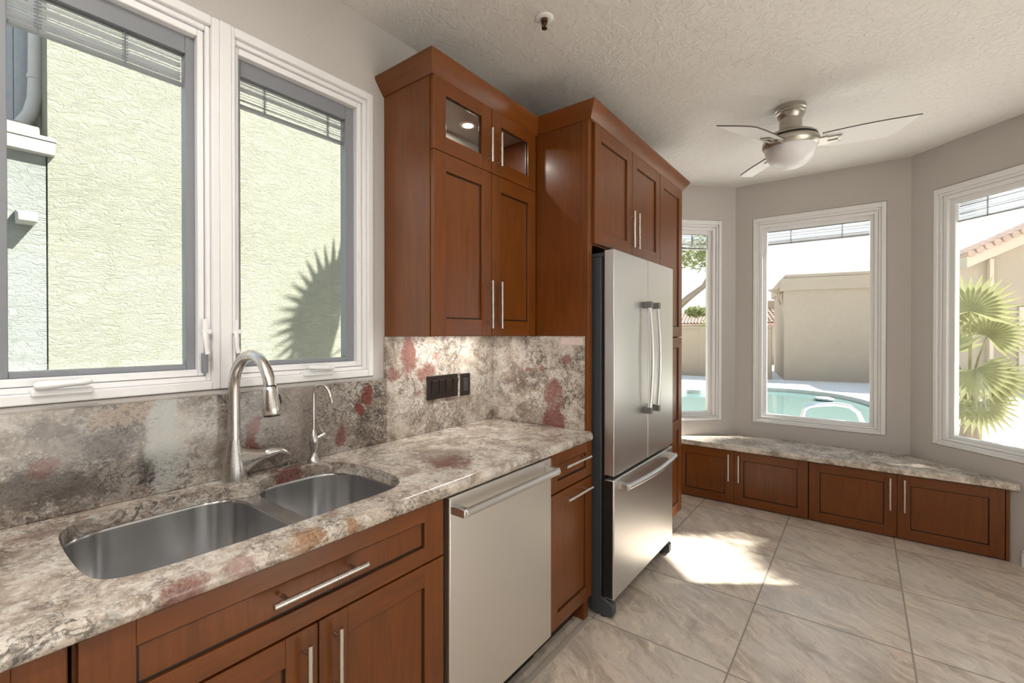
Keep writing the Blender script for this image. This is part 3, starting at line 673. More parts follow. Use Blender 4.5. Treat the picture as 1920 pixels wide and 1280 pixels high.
# ================================================================= sink
def rr(u0, u1, v0, v1, rad, n=9):
    """rounded rectangle, rad = radii at (x0,y0),(x1,y0),(x1,y1),(x0,y1)"""
    out = []
    for (cx, cy, r, a0) in ((u0 + rad[0], v0 + rad[0], rad[0], PI), (u1 - rad[1], v0 + rad[1], rad[1], 1.5 * PI), (u1 - rad[2], v1 - rad[2], rad[2], 0), (u0 + rad[3], v1 - rad[3], rad[3], .5 * PI)):
        for k in range(n):
            a = a0 + .5 * PI * k / (n - 1); out.append((cx + r * math.cos(a), cy + r * math.sin(a)))
    return out
def bowl(name, parent, loop, depth, dc):
    cx = sum(p[0] for p in loop) / len(loop); cy = sum(p[1] for p in loop) / len(loop)
    def L(ins, z):
        out = []
        for p in loop:
            d = Vector((p[0] - cx, p[1] - cy)); l = d.length; d = d * ((l - ins) / l); out.append(Vector((cx + d.x, cy + d.y, z)))
        return out
    z0 = 0.8755; b = z0 - depth
    loops = [L(-.006, z0), L(-.001, z0 - .0008), L(.0015, z0 - .004), L(.002, z0 - .01), L(.010, b + .06), L(.014, b + .030), L(.022, b + .014), L(.036, b + .004), L(.055, b), L(.12, b - .002)]
    mb = MB(); mb.loft(loops, 0, True); mb.face(L(.12, b - .002)[::-1], 0)
    o = mb.build(name, M_SINK, parent, 0, None, 2, False)
    mb = MB(); mb.lathe((dc[0], dc[1], b), [(0.054, .0015), (0.050, .003), (0.044, .002), (0.040, -.006)], 28, 0); mb.lathe((dc[0], dc[1], b), [(0.040, -.001), (0.018, .001), (0.010, .008), (0.0, .008)], 24, 1)
    lab(mb.build('drain', [M_STEEL, M_BLACK], o), 'round sink drain with dark strainer')
    return o
c = thing('kitchen_sink', (0.30, 0.59, 0.875), 'undermount stainless double bowl sink, large left bowl and small right bowl', 'sink')
LB = rr(0.080, 0.530, 0.199, 0.606, (.115, .085, .075, .105)); SB = rr(0.088, 0.520, 0.652, 0.972, (.085, .07, .11, .125))
mb = MB(); mb.plate(rr(0.045, 0.556, 0.164, 1.000, (.05,) * 4), [LB, SB], 0.8735, 0.8755); mb.build('rim', M_SINK, c)
def inl(lp, d):
    cx = sum(p[0] for p in lp) / len(lp); cy = sum(p[1] for p in lp) / len(lp)
    return lp
bowl('large_bowl', c, LB, 0.215, (0.27, 0.41)); bowl('small_bowl', c, SB, 0.19, (0.33, 0.80))

# ================================================================= faucets
bx, by = 0.060, 0.618
c = thing('kitchen_faucet', (bx, by, CT1), 'brushed nickel pull-down gooseneck faucet behind the sink divider', 'faucet')
mb = MB(); mb.lathe((bx, by, CT1), [(0.0370, 0.0), (0.0375, .003), (0.0366, .012), (0.0345, .035), (0.0305, .062), (0.0255, .090), (0.0212, .112), (0.0184, .130)], 36, 0, cap0=True, cap1=True)
arm = []; rad = []
for f in [i / 12 for i in range(13)]:
    arm.append((bx, by + 0.010 + 0.084 * f, CT1 + 0.056 + 0.008 * f)); rad.append(0.038 * (1 - f) ** 1.5 + 0.0172)
mb.tube(arm, rad, 24, 0, True, [(min(1.0, (0.0172 + .012 * (1 - i / 12)) / rad[i]), 1.0) for i in range(13)]); mb.build('body', M_NICKEL, c)
mb = MB(); L = [(bx, by + .094, CT1 + .064), (bx + .002, by + .099, CT1 + .065), (bx + .004, by + .118, CT1 + .069), (bx + .006, by + .138, CT1 + .069), (bx + .008, by + .156, CT1 + .060), (bx + .009, by + .170, CT1 + .049), (bx + .009, by + .174, CT1 + .045)]
mb.tube(L, [.0165, .0185, .0180, .0155, .0115, .0080, .0040], 18, 0, True, [(1, 1), (1, 1), (1, .95), (1.1, .8), (1.2, .7), (1.2, .7), (1, .7)]); mb.build('lever', M_NICKEL, c)
pth = [(0, 0, .128), (0, 0, .18), (0, 0, .24), (0, 0, .285)]; R_ = .106
for k in range(1, 15):
    a = PI - k / 14 * PI * 0.93
    pth.append((R_ + R_ * math.cos(a), 0, .285 + R_ * math.sin(a) * 1.06))
sx_, sz_ = pth[-1][0], pth[-1][2]; yaw_ = 0.07
def fp(p): return (bx + p[0] * math.cos(yaw_), by + p[0] * math.sin(yaw_), CT1 + p[2])
mb = MB(); mb.tube([fp(p) for p in pth], [.0180, .0172, .0168, .0166] + [.0165] * 14, 20); mb.build('spout', M_NICKEL, c)
td = Vector((0.10, 0, -1)).normalized()
hp = [(sx_ + td.x * q, 0, sz_ + td.z * q) for q in (0.0, .002, .012, .035, .060, .078, .082)]
mb = MB(); mb.tube([fp(p) for p in hp], [.0160, .0180, .0195, .0225, .0250, .0258, .0235], 24)
mb.tube([fp((hp[-1][0], 0, hp[-1][2] + .002)), fp((hp[-1][0] + .0003, 0, hp[-1][2] - .004))], .0215, 20, 1)
sh = mb.build('spray_head', [M_NICKEL, M_BLACK], c)
bt = Vector(fp((hp[3][0] + .012, 0, hp[3][2] - .010))); bdir = Vector((0.45, 0.62, 0)).normalized()
ctr = Vector(fp((hp[3][0], 0, hp[3][2] - .008)))
mb = MB(); mb.tube([ctr + bdir * .0205 + Vector((0, 0, q)) for q in (-.020, -.013, 0, .013, .020)], [.002, .0065, .0085, .0065, .002], 12, 0, True, [(1, .6)] * 5); lab(mb.build('button', M_BLACK, sh), 'black oval spray button')
fx_, fy_ = 0.060, 0.882
c = thing('filter_faucet', (fx_, fy_, CT1), 'slim nickel drinking water faucet with a thin hooked spout', 'faucet')
mb = MB(); mb.lathe((fx_, fy_, CT1), [(.0225, 0), (.0225, .004), (.0175, .014), (.0115, .028), (.0100, .040), (.0135, .055), (.0165, .070), (.0160, .084), (.0120, .098), (.0080, .110), (.0058, .116)], 24, 0, cap0=True, cap1=True); mb.build('body', M_NICKEL, c)
pth = [(0, 0, .112), (0, 0, .20), (0, 0, .245)] + [(.034 - .034 * math.cos(k / 10 * PI * .88), 0, .245 + .034 * math.sin(k / 10 * PI * .88)) for k in range(1, 11)]
e = pth[-1]; pth += [(e[0] + .010, 0, e[2] - .030)]
mb = MB(); mb.tube([(fx_ + p[0] * .94, fy_ + p[0] * .34, CT1 + p[2]) for p in pth], .0046, 12)
q = pth[-1]; mb.tube([(fx_ + q[0] * .94, fy_ + q[0] * .34, CT1 + q[2] + .006), (fx_ + (q[0] + .004) * .94, fy_ + q[0] * .34, CT1 + q[2] - .012)], .0068, 12); mb.build('spout', M_NICKEL, c)
mb = MB(); mb.tube([(fx_, fy_, CT1 + .078), (fx_ + .010, fy_ + .024, CT1 + .092), (fx_ + .014, fy_ + .036, CT1 + .098)], [.0085, .0065, .0075], 12)
mb.tube([(fx_ + .013, fy_ + .033, CT1 + .096), (fx_ + .008, fy_ + .022, CT1 + .118), (fx_ + .004, fy_ + .016, CT1 + .136)], [.0045, .0050, .0035], 10, 0, True, [(1.4, .7)] * 3); mb.build('lever', M_NICKEL, c)

# ================================================================= switch and outlet
c = thing('switch_plate', (0.02, 1.56, 1.122), 'dark bronze four-gang rocker switch plate on the granite', 'switch')
mb = MB(); mb.box(LEFT, 1.458, 1.662, 0.0202, 0.0262, 1.066, 1.178); mb.build('plate', M_BRONZE, c, 0.002)
for k in range(4):
    u = 1.486 + k * 0.0465; mb = MB()
    prof = [(0.0262, 1.088), (0.0282, 1.088), (0.0305, 1.122), (0.0335, 1.155), (0.0262, 1.155)]
    mb.loft([[LEFT.p(u, x, z) for x, z in prof], [LEFT.p(u + .033, x, z) for x, z in prof]], 0, False, True, True, True); mb.build('rocker', M_BRONZE, c, 0.001)
c = thing('outlet_plate', (0.02, 1.717, 1.12), 'narrow dark outlet plate right of the switch plate', 'outlet')
mb = MB(); mb.box(LEFT, 1.682, 1.753, 0.0202, 0.0258, 1.063, 1.175); mb.build('plate', M_BRONZE, c, 0.002)
mb = MB(); mb.box(LEFT, 1.701, 1.735, 0.0258, 0.0275, 1.086, 1.152); mb.box(LEFT, 1.712, 1.724, 0.0275, 0.0285, 1.113, 1.125)
for z in (1.095, 1.137):
    for u in (1.711, 1.722): mb.box(LEFT, u, u + .003, 0.0275, 0.0279, z, z + .008, 1)
lab(mb.build('receptacle', [plain('dark_grey_plastic', (0.05, 0.05, 0.048), 0.4), M_BLACK], c, 0.0006), 'dark grey receptacle insert')

# ================================================================= bay bench
FBN = Fr((0, 4.011), (1, 0), (0, -1))
bench = [(0.268, 3.985), (0.735, 4.448), (1.9175, 4.448), (2.392, 3.975), (2.382, 3.972), (0.003, 3.972), (0.003, 3.708)]
pts = [(0.003, 3.974), (2.376, 3.974), (2.386, 3.976), (1.9157, 4.448), (0.7370, 4.448), (0.003, 3.7135)]
pts = [(0.0035, 3.972), (2.372, 3.972), (2.3855, 3.9745), (1.9117, 4.4485), (0.7410, 4.4485), (0.2655, 3.974)]
mb = MB(); mb.prism([(0.268, 3.972), (2.378, 3.972), (2.3865, 3.9755), (1.9120, 4.4485), (0.7405, 4.4485)], 0.444, 0.486)
tag(mb.build('window_seat_slab', M_GRAN_BENCH, None, 0.006, (1.3, 4.2, 0.444), 3), 'granite slab on the low cabinets under the bay windows', 'slab')
for (a, m, b, lb) in ((0.372, 0.821, 1.3235, 'low stained bay bench cabinet nearest the refrigerator'), (1.3265, 1.8265, 2.330, 'low stained bay bench cabinet at the right end of the bench')):
    c = thing('bench_cabinet', ((a + b) / 2, 4.1, 0), lb, 'cabinet', 'bay bench cabinets')
    mb = MB(); n0 = -0.045; mb.box(FBN, a, min(b, 2.30), n0, -0.021, 0.002, 0.4435); mb.build('carcass', M_WOOD, c, 0.001)
    for (p, q, h) in ((a + .002, m - .0015, m - 0.036), (m + .0015, b - .002, m + 0.038)):
        d = shaker('door', c, FBN, p, q, 0.010, 0.434, 0.0, st=0.066, rail=0.066)
        pull(d, FBN.p(h, 0, 0.192), FBN.p(h, 0, 0.408), FBN.n)
mb = MB(); mb.loft([[Vector((2.332, 4.032, z)), Vector((2.332, 4.012, z)), Vector((2.3480, 4.012, z)), Vector((2.3285, 4.032, z))] for z in (0.004, 0.4435)], 0, False, True, True, True)
tag(mb.build('bench_filler', M_WOOD, None, 0.001, (2.38, 4.0, 0.0)), 'plain stained filler board closing the bench against the right bay wall', 'board')

# ================================================================= ceiling things
fc = Vector((1.305, 3.065, CEIL))
c = thing('ceiling_fan', fc, 'brushed nickel hugger ceiling fan with three silver blades and a frosted bowl', 'ceiling fan')
mb = MB(); mb.lathe(fc, [(0.0, -.0005), (.078, -.0005), (.079, -.022), (.074, -.026), (.073, -.040), (.068, -.043), (.066, -.058), (.060, -.066), (.057, -.072)], 40); mb.build('canopy', M_FANBODY, c)
mb = MB(); mb.lathe(fc, [(.0, -.070), (.057, -.072), (.058, -.120), (.063, -.136), (.085, -.148), (.118, -.160), (.132, -.172), (.135, -.180)], 40); mb.build('motor_housing', M_FANBODY, c)
mb = MB(); mb.lathe(fc, [(.128, -.180), (.128, -.190)], 40); lab(mb.build('shadow_gap', M_BLACK, c), 'dark gap above the light ring')
mb = MB(); mb.lathe(fc, [(.0, -.188), (.134, -.189), (.142, -.196), (.145, -.206), (.142, -.222), (.134, -.236), (.130, -.240), (.126, -.238)], 48); mb.build('light_ring', M_FANBODY, c)
mb = MB(); mb.lathe(fc, [(.130 * math.cos(a), -.236 - .118 * math.sin(a)) for a in [i / 12 * PI / 2 for i in range(13)]], 40); lab(mb.build('light_bowl', M_BOWL, c), 'frosted white glass bowl')
for ang in (5, 126, 246):
    A = Matrix.Rotation(math.radians(ang), 4, 'Z'); pitch = Matrix.Rotation(math.radians(-14), 4, 'X')
    def bp(x, y, z): return fc + A @ (Vector((0, 0, -.220)) + pitch @ Vector((x, y, z)))
    N_ = 14; up, lo_ = [], []
    for k in range(N_ + 1):
        f = k / N_; x = .150 + .402 * f
        lead = .060 + .012 * math.sin(PI * f * .9) - .004 * f ; trail = -.058 - .024 * math.sin(PI * f * .85)
        lead, trail = -trail, -lead
        if f > .72:
            g = (f - .72) / .28; lead = lead * (1 - g ** 1.5) + (trail + .012) * g ** 1.5
        up.append((x, lead)); lo_.append((x + (.012 if f > .99 else 0), trail))
    mb = MB()
    for zt in (0.0035, -0.0035):
        for k in range(N_):
            mb.face([bp(*lo_[k], zt), bp(*lo_[k + 1], zt), bp(*up[k + 1], zt), bp(*up[k], zt)], 0)
    per = lo_ + up[::-1]
    for k in range(len(per)):
        p, q = per[k], per[(k + 1) % len(per)]
        mb.face([bp(*p, -.0035), bp(*q, -.0035), bp(*q, .0035), bp(*p, .0035)], 1)
    bmesh.ops.remove_doubles(mb.bm, verts=mb.bm.verts, dist=1e-5)
    b_ = mb.build('blade', [M_FANBLADE, M_FANEDGE], c)
    mb = MB()
    def bx_(x0, x1, y0, y1, z0, z1):
        v = [bp(x, y, z) for z in (z0, z1) for y in (y0, y1) for x in (x0, x1)]
        for q in ((0, 2, 3, 1), (4, 5, 7, 6), (0, 1, 5, 4), (2, 6, 7, 3), (0, 4, 6, 2), (1, 3, 7, 5)): mb.face([v[i] for i in q])
    bx_(.118, .175, -.034, .034, -.012, -.004); bx_(.160, .235, -.026, -.008, -.011, -.004); bx_(.160, .235, .008, .026, -.011, -.004); bx_(.222, .240, -.026, .026, -.011, -.004)
    mb.build('blade_bracket', M_FANBODY, b_, 0.003)
sp_ = Vector((0.590, 1.588, CEIL))
c = thing('sprinkler_head', sp_, 'small white fire sprinkler on the ceiling', 'sprinkler')
mb = MB(); mb.lathe(sp_, [(.0, -.0003), (.037, -.0003), (.037, -.003), (.032, -.006), (.018, -.008), (.014, -.006)], 36); mb.build('escutcheon', M_VINYL, c)
mb = MB(); mb.lathe(sp_, [(.014, -.006), (.014, -.018), (.008, -.020), (.006, -.034)], 20)
for s_ in (-1, 1): mb.tube([sp_ + Vector((s_ * .011, 0, -.016)), sp_ + Vector((s_ * .012, 0, -.030)), sp_ + Vector((0, 0, -.042))], .0022, 8)
mb.lathe(sp_, [(.0, -.042), (.012, -.042), (.012, -.044), (.0, -.044)], 20); lab(mb.build('deflector', M_BRASS, c), 'dark brass sprinkler deflector')

fill_xy = [(0.80, -0.10), (0.80, -1.30), (1.95, -1.30), (1.95, -0.15), (3.05, -0.15), (3.05, -1.60)]  # added lamps out of view that fill the room with light
wh = ['above the counter left of the sink', 'over the rear end of the counter', 'over the middle of the room rear', 'above the camera', 'near the patio door', 'in the rear right corner']
for (x, y), w_ in zip(fill_xy, wh):
    c = thing('fill_light', (x, y, CEIL), 'added unseen ceiling fill light ' + w_, 'lamp', 'added ceiling fill lights')
    mb = MB(); mb.lathe((x, y, CEIL), [(.095, -.0004), (.095, -.004), (.088, -.007), (.072, -.006)], 36); mb.build('added_fill_ring', M_VINYL, c)
    mb = MB(); mb.lathe((x, y, CEIL), [(.0, -.004), (.073, -.004)], 32); mb.build('lens', M_LAMP, c)
    ld = bpy.data.lights.new('fill_lamp', 'AREA'); ld.shape = 'DISK'; ld.size = 0.14; ld.energy = FILL_POWER; ld.color = (1.0, 0.955, 0.89)
    lo = bpy.data.objects.new('fill_lamp', ld); COL.objects.link(lo); lo.parent = c; lo.location = (0, 0, -.012)

# ================================================================= outside, beyond the left window
SX = -3.2
mb = MB(); mb.box(XY, SX - 0.4, SX, 0.630, 9.0, -0.5, 6.0)
tag(mb.build('stucco_house_wall', M_STUCCO, None, 0, (SX, 4, 0)), 'tall pale sunlit stucco wall outside the left windows', 'wall')
mb = MB(); mb.box(XY, SX - 0.4, SX - 0.012, -3.0, 0.622, -0.5, 2.80)
tag(mb.build('low_stucco_wall', M_STUCCO2, None, 0, (SX, -1, 0)), 'lower pale green stucco wall under the white beam', 'wall')
mb = MB(); mb.box(XY, SX - 0.10, SX + 0.055, -3.0, 0.665, 2.700, 2.795)
tag(mb.build('eave_beam', M_BEAM, None, 0.004, (SX, 0, 2.7)), 'weathered white eave beam above the low stucco wall', 'beam')
mb = MB(); mb.box(XY, SX - 0.10, SX + 0.062, -3.0, 0.672, 2.796, 2.826)
tag(mb.build('eave_board', M_BEAM, None, 0.003, (SX, 0, 2.796)), 'thin pale board lying on the eave beam', 'board')
for k in range(3):
    y1 = 0.585 - k * 0.42; mb = MB(); prof = []
    for j in range(11):
        a = PI * j / 10; prof.append((0.075 * math.cos(a), 0.075 * math.sin(a)))
    prof += [(-.060, 0.0)] + [(0.060 * math.cos(PI - PI * j / 8), 0.060 * math.sin(PI - PI * j / 8)) for j in range(1, 8)] + [(.060, 0.0)]
    mb.loft([[Vector((SX - 0.03 + px, y, 2.828 + pz)) for px, pz in prof] for y in (y1 - 0.418, y1)], 0, True, True, True, True)
    tag(mb.build('ridge_tile', M_PINK, None, 0.002, (SX, y1 - .2, 2.83)), ['pink barrel roof tile at the right end above the eave beam', 'second pink barrel roof tile from the wall corner', 'third pink barrel roof tile from the wall corner'][k], 'roof tile', 'pink barrel tiles on the eave')
mb = MB()
for k in range(26):
    y0 = -1.9 + k * 0.10; w_ = (0.0, .028) if k % 2 else (.028, 0.0)
    mb.box(XY, SX - 0.50, SX - 0.42 + w_[0], y0, y0 + 0.0995, 2.80, 4.6)
tag(mb.build('metal_siding', M_METAL, None, 0.004, (SX - .45, -.5, 2.8)), 'grey ribbed metal siding above the pink tiles', 'siding')
mb = MB(); mb.tube([(SX - .26, .615, 4.6), (SX - .26, .60, 3.30), (SX - .26, .595, 3.18), (SX - .25, .57, 3.06), (SX - .24, .52, 2.96)], .045, 14); mb.tube([(SX - .26, .60, 3.34), (SX - .26, .60, 3.37)], .050, 14)
tag(mb.build('downspout', M_PIPE, None, 0, (SX - .26, .6, 3)), 'bent grey downspout pipe beside the ribbed metal siding', 'pipe')
mb = MB(); prof = [(0.0, 2.170), (0.0, 2.262), (0.03, 2.266), (0.16, 2.228), (0.16, 2.175)]
mb.loft([[Vector((SX - .012 + x, y, z)) for x, z in prof] for y in (0.462, 0.560)], 0, False, True, True, True)
tag(mb.build('wall_scupper', M_BEAM, None, 0.004, (SX, .51, 2.17)), 'small white scupper jutting from the low stucco wall', 'scupper')

def frond(c, normal, up, R, nl, spread, hole=0.0, droop=0.0):
    """one fan palm leaf: petiole hub c, leaf plane given by normal/up"""
    mb = MB(); n = Vector(normal).normalized(); u = Vector(up); u = (u - n * u.dot(n)).normalized(); s_ = n.cross(u)
    for k in range(nl):
        a = math.radians(-spread / 2 + spread * k / (nl - 1)); d = u * math.cos(a) + s_ * math.sin(a); e = -u * math.sin(a) + s_ * math.cos(a)
        L = R * (0.86 + 0.14 * math.cos(a * .8)) * random.uniform(.94, 1.04); w = L * math.tan(math.radians(spread / (nl - 1)) / 2) * .98
        P = [(hole, .03), (.30, .30), (.52, .50), (.72, .26), (1.0, .02)]; mids = []; lft = []; rgt = []
        for f, ww in P:
            dz = Vector((0, 0, -droop * L * f * f)); q = c + d * (L * f) + dz
            mids.append(q + n * (.012 * R * (1 if f < .9 else 0))); lft.append(q - e * (w * ww * 2)); rgt.append(q + e * (w * ww * 2))
        for i in range(len(P) - 1):
            mb.face([lft[i], lft[i + 1], mids[i + 1], mids[i]]); mb.face([mids[i], mids[i + 1], rgt[i + 1], rgt[i]])
    return mb
def palm(loc, label, zt, fr_list, trunk_r=.12):
    c = thing('fan_palm', loc, label, 'palm'); loc = Vector(loc)
    mb = MB(); mb.tube([loc, loc + Vector((.02, .0, zt * .5)), loc + Vector((0, .02, zt))], [trunk_r * 1.2, trunk_r, trunk_r * .9], 12); mb.build('trunk', M_BARK, c)
    top = loc + Vector((0, .02, zt))
    for (off, nrm, up, R, nl, spr, dr) in fr_list:
        q = loc + Vector(off); mb = frond(q, nrm, up, R, nl, spr, 0.0, dr)
        mid = top.lerp(q, .5) + Vector((0, 0, .08)); mb.tube([top, mid, q], [.016, .012, .009], 6)
        mb.build('frond', M_PALM, c, 0, None, 2, False)
    return c
# palm whose leaf shades the stucco wall (it stands on the sun side, out of sight)
wc = Vector((SX, 2.93, 1.60)); k_ = 1.9; lf = wc + SUN_DIR * k_; pl = Vector((lf.x - .1, lf.y + .75, -0.1))
palm(pl, 'tall fan palm in the side yard that shades the stucco wall', lf.z + .1 - .3,
     [(tuple(lf + Vector((0, .02, .02)) - pl), tuple(SUN_DIR), (-0.05, -.45, .9), .62, 26, 230, 0),
      (tuple(lf + Vector((.05, .02, -.42)) - pl), tuple(SUN_DIR), (-.05, -.9, -.35), .52, 22, 190, 0)], .10)

# ================================================================= outside, beyond the bay
GZ = -0.10
pool = [(-2.15, 12.35), (-1.62, 12.45), (-1.35, 13.3), (-.80, 14.0), (-.20, 14.2), (.36, 14.2), (1.06, 13.85), (1.60, 13.1), (1.95, 12.1), (2.1, 10.9), (1.9, 9.6), (1.4, 8.7), (.6, 8.3), (-.4, 8.3), (-1.3, 8.6), (-2.0, 9.6), (-2.3, 11.0)]
poolS = smooth_loop(pool, 2)
def scale_loop(lp, d):
    cx = sum(p[0] for p in lp) / len(lp); cy = sum(p[1] for p in lp) / len(lp); out = []
    for p in lp:
        v = Vector((p[0] - cx, p[1] - cy)); v = v * ((v.length + d) / v.length); out.append((cx + v.x, cy + v.y))
    return out
poolO = scale_loop(poolS, .32)
mb = MB(); mb.plate([(-30, -12), (30, -12), (30, 45), (-30, 45)], [poolO], None, GZ)
struct(mb.build('patio_deck', M_DECK))
mb = MB(); mb.plate(poolO, [poolS], GZ - .10, GZ + .015); tag(mb.build('pool_coping', M_COPING, None, 0, (0, 11, GZ)), 'pale curved coping around the swimming pool', 'coping')
mb = MB(); mb.prism(scale_loop(poolS, .02), GZ - .5, GZ - .08); tag(mb.build('pool_water', M_WATER, None, 0, (0, 11, GZ)), 'turquoise water of the swimming pool', 'water', None, 'stuff')
mb = MB(); mb.tube([(.965, 7.65, GZ), (.970, 7.655, .20), (.985, 7.67, .30), (1.04, 7.71, .355), (1.14, 7.79, .375), (1.34, 7.945, .385), (1.50, 8.06, .355), (1.60, 8.14, .27), (1.66, 8.185, .10), (1.68, 8.20, GZ)], .030, 14)
tag(mb.build('pool_grab_rail', M_CHROME, None, 0, (1.3, 7.9, GZ)), 'arched metal grab rail at the pool edge', 'rail')
mb = MB(); mb.lathe((.95, 12.95, GZ - .079), [(.0, .0), (.16, .002), (.20, .03), (.19, .06), (.10, .085), (.0, .09)], 20); tag(mb.build('pool_floater', plain('grey_floater', (.32, .33, .34), .4), None, 0, (.95, 12.95, GZ - .09)), 'grey round floater on the pool water', 'floater')

# flat-roofed tan building across the pool
d_ = (Vector((1.832, 17.472, 0)) - Vector((-.338, 17.029, 0))).normalized(); FG = Fr((-.338, 17.029), (d_.x, d_.y), (d_.y, -d_.x))
c = thing('flat_roof_building', (1.2, 17.4, GZ), 'tan flat-roofed stucco building across the pool', 'building')
mb = MB(); mb.box(FG, 0, 3.6, -4.0, 0, GZ, 2.80); mb.build('wall', M_TANSTUCCO, c)
mb = MB(); mb.box(FG, -.10, 3.7, -4.1, .10, 2.76, 3.14); mb.build('parapet_band', M_TANSTUCCO, c, 0.01)
mb = MB(); mb.box(FG, 0.02, 3.6, -4.0, .03, 3.14, 3.27); mb.build('parapet_cap', M_TANSTUCCO, c, 0.01)
c = thing('roof_scupper', FG.p(-.16, -.6, 2.6), 'small tan scupper spout at the left corner of the flat-roofed building', 'scupper')
mb = MB(); mb.loft([[FG.p(u, n, z) for u, z in ((-.10, 2.50), (-.10, 2.86), (-.42, 2.86), (-.16, 2.66))] for n in (-.75, -.45)], 0, False, True, True, True); mb.tube([FG.p(-.13, -.6, 2.68), FG.p(-.12, -.6, 2.5), FG.p(-.08, -.6, 2.35)], .04, 10)
mb.build('spout', M_TANSTUCCO, c)

def tile_roof(name, parent, fr, u0, u1, n0, z0, n1, z1, step=.19):
    mb = MB(); u = u0; L = math.hypot(n1 - n0, z1 - z0)
    rows = int(L / .32) + 1
    while u < u1:
        for r_ in range(rows):
            fa, fb = r_ / rows, (r_ + 1) / rows
            na, za = n0 + (n1 - n0) * fa, z0 + (z1 - z0) * fa; nb, zb = n0 + (n1 - n0) * fb, z0 + (z1 - z0) * fb
            la = [fr.p(u + step / 2 + .085 * math.cos(PI * j / 6), na, za + .02 + .075 * math.sin(PI * j / 6)) for j in range(7)]
            lb = [fr.p(u + step / 2 + .070 * math.cos(PI * j / 6), nb, zb + .00 + .060 * math.sin(PI * j / 6)) for j in range(7)]
            mb.loft([la, lb], 0, True, False)
        u += step
    mb.face([fr.p(u0, n0, z0), fr.p(u1, n0, z0), fr.p(u1, n1, z1), fr.p(u0, n1, z1)], 0)
    mb.face([fr.p(u0, n0, z0 - .1), fr.p(u1, n0, z0 - .1), fr.p(u1, n0, z0), fr.p(u0, n0, z0)], 0)
    return mb.build(name, M_CLAY, parent, 0, None, 2, False)
FH = Fr((-1.6, 25.1), (1, .35), (.33, -.94))
c = thing('tile_roof_house', (-1.2, 26, GZ), 'distant tan house with a red clay tile roof left of the flat-roofed building', 'house')
mb = MB(); mb.box(FH, -1.2, 4.0, -5, -.3, GZ, 1.92); mb.build('wall', M_TANSTUCCO, c); tile_roof('roof', c, FH, -1.4, 4.2, 0, 1.90, -2.0, 2.62)
mb = MB(); mb.box(FH, -1.0, 4.0, -4.6, -2.0, 1.9, 3.10); mb.build('upper_wall', M_TANSTUCCO, c)
FE = Fr((-3.465, 16.816), (1, .06), (.06, -1))
mb = MB(); mb.box(FE, -6.0, 2.78, -.2, 0, GZ, 1.56); mb.box(FE, -6.0, 2.78, -.22, .02, 1.56, 1.625)
tag(mb.build('block_fence', M_FENCE, None, 0.008, (-3, 16.8, GZ)), 'tan block fence wall behind the pool', 'fence')
c = thing('distant_house', (-4.2, 30, GZ), 'distant house with a low tiled roof beyond the block fence', 'house')
FD = Fr((-7.2, 29), (1, .1), (.1, -1)); mb = MB(); mb.box(FD, -.5, 1.9, -3, -.2, GZ, 2.0); mb.build('wall', M_TANSTUCCO, c); tile_roof('roof', c, FD, -.7, 2.1, 0, 2.0, -1.5, 2.7)

def tree(loc, label, limbs, clumps, leaf=.10, nper=190):
    c = thing('shade_tree', loc, label, 'tree'); loc = Vector(loc)
    mb = MB()
    for path, r in limbs: mb.tube([loc + Vector(p) for p in path], r, 10)
    mb.build('trunk', M_BARK, c)
    mb = MB()
    for (cc, rr_) in clumps:
        for _ in range(nper):
            v = Vector((random.gauss(0, 1), random.gauss(0, 1), random.gauss(0, .8))); v = v.normalized() * (random.random() ** .45)
            p = loc + Vector(cc) + Vector((v.x * rr_[0], v.y * rr_[1], v.z * rr_[2]))
            a = Vector((random.uniform(-1, 1), random.uniform(-1, 1), random.uniform(-.6, .6))).normalized() * leaf * random.uniform(.6, 1.3); b = a.cross(Vector((random.uniform(-1, 1), random.uniform(-1, 1), 1))).normalized() * leaf * .30
            mb.face([p - a, p + b, p + a, p - b])
    f = mb.build('foliage', M_TREE, c, 0, None, 2, False); return c
tree((-5.2, 18.6, GZ), 'leaning shade tree with a bare curved branch beyond the fence',
     [([(0, 0, 0), (.3, -.2, 1.2), (.9, -.5, 2.3), (1.7, -.9, 2.85), (2.3, -1.2, 3.2), (2.7, -1.3, 3.9)], [.22, .19, .15, .12, .09, .05]), ([(.9, -.5, 2.3), (.8, -.4, 3.2), (1.1, -.5, 4.2)], [.11, .09, .05])],
     [((2.3, -1.2, 4.2), (.9, .8, .55)), ((1.4, -.7, 4.5), (.9, .9, .6)), ((2.8, -1.1, 4.9), (1.0, .8, .6)), ((2.0, -.9, 2.3), (.45, .4, .22)), ((3.3, -1.3, 4.0), (.4, .4, .35))], .13, 300)
tree((-3.6, 21.5, GZ), 'low green bush tree behind the block fence', [([(0, 0, 0), (0, 0, 1.2)], [.12, .08])], [((0, 0, 1.75), (.65, .5, .5)), ((1.1, .3, 2.3), (.6, .5, .6))], .12, 260)
tree((.2, 27.5, GZ), 'distant green tree showing above the tile roof', [([(0, 0, 0), (0, 0, 2.2)], [.12, .08])], [((0, 0, 3.15), (.6, .5, .45))], .14, 200)
tree((-1.9, 14.6, GZ), 'slender tree whose twigs hang into the middle bay window', [([(0, 0, 0), (-.05, 0, 2.2), (.1, 0, 3.6), (.5, .2, 4.6)], [.06, .05, .035, .02])], [((.95, -.3, 4.35), (.5, .4, .35)), ((.35, 0, 5.0), (.9, .8, .5))], .10, 120)

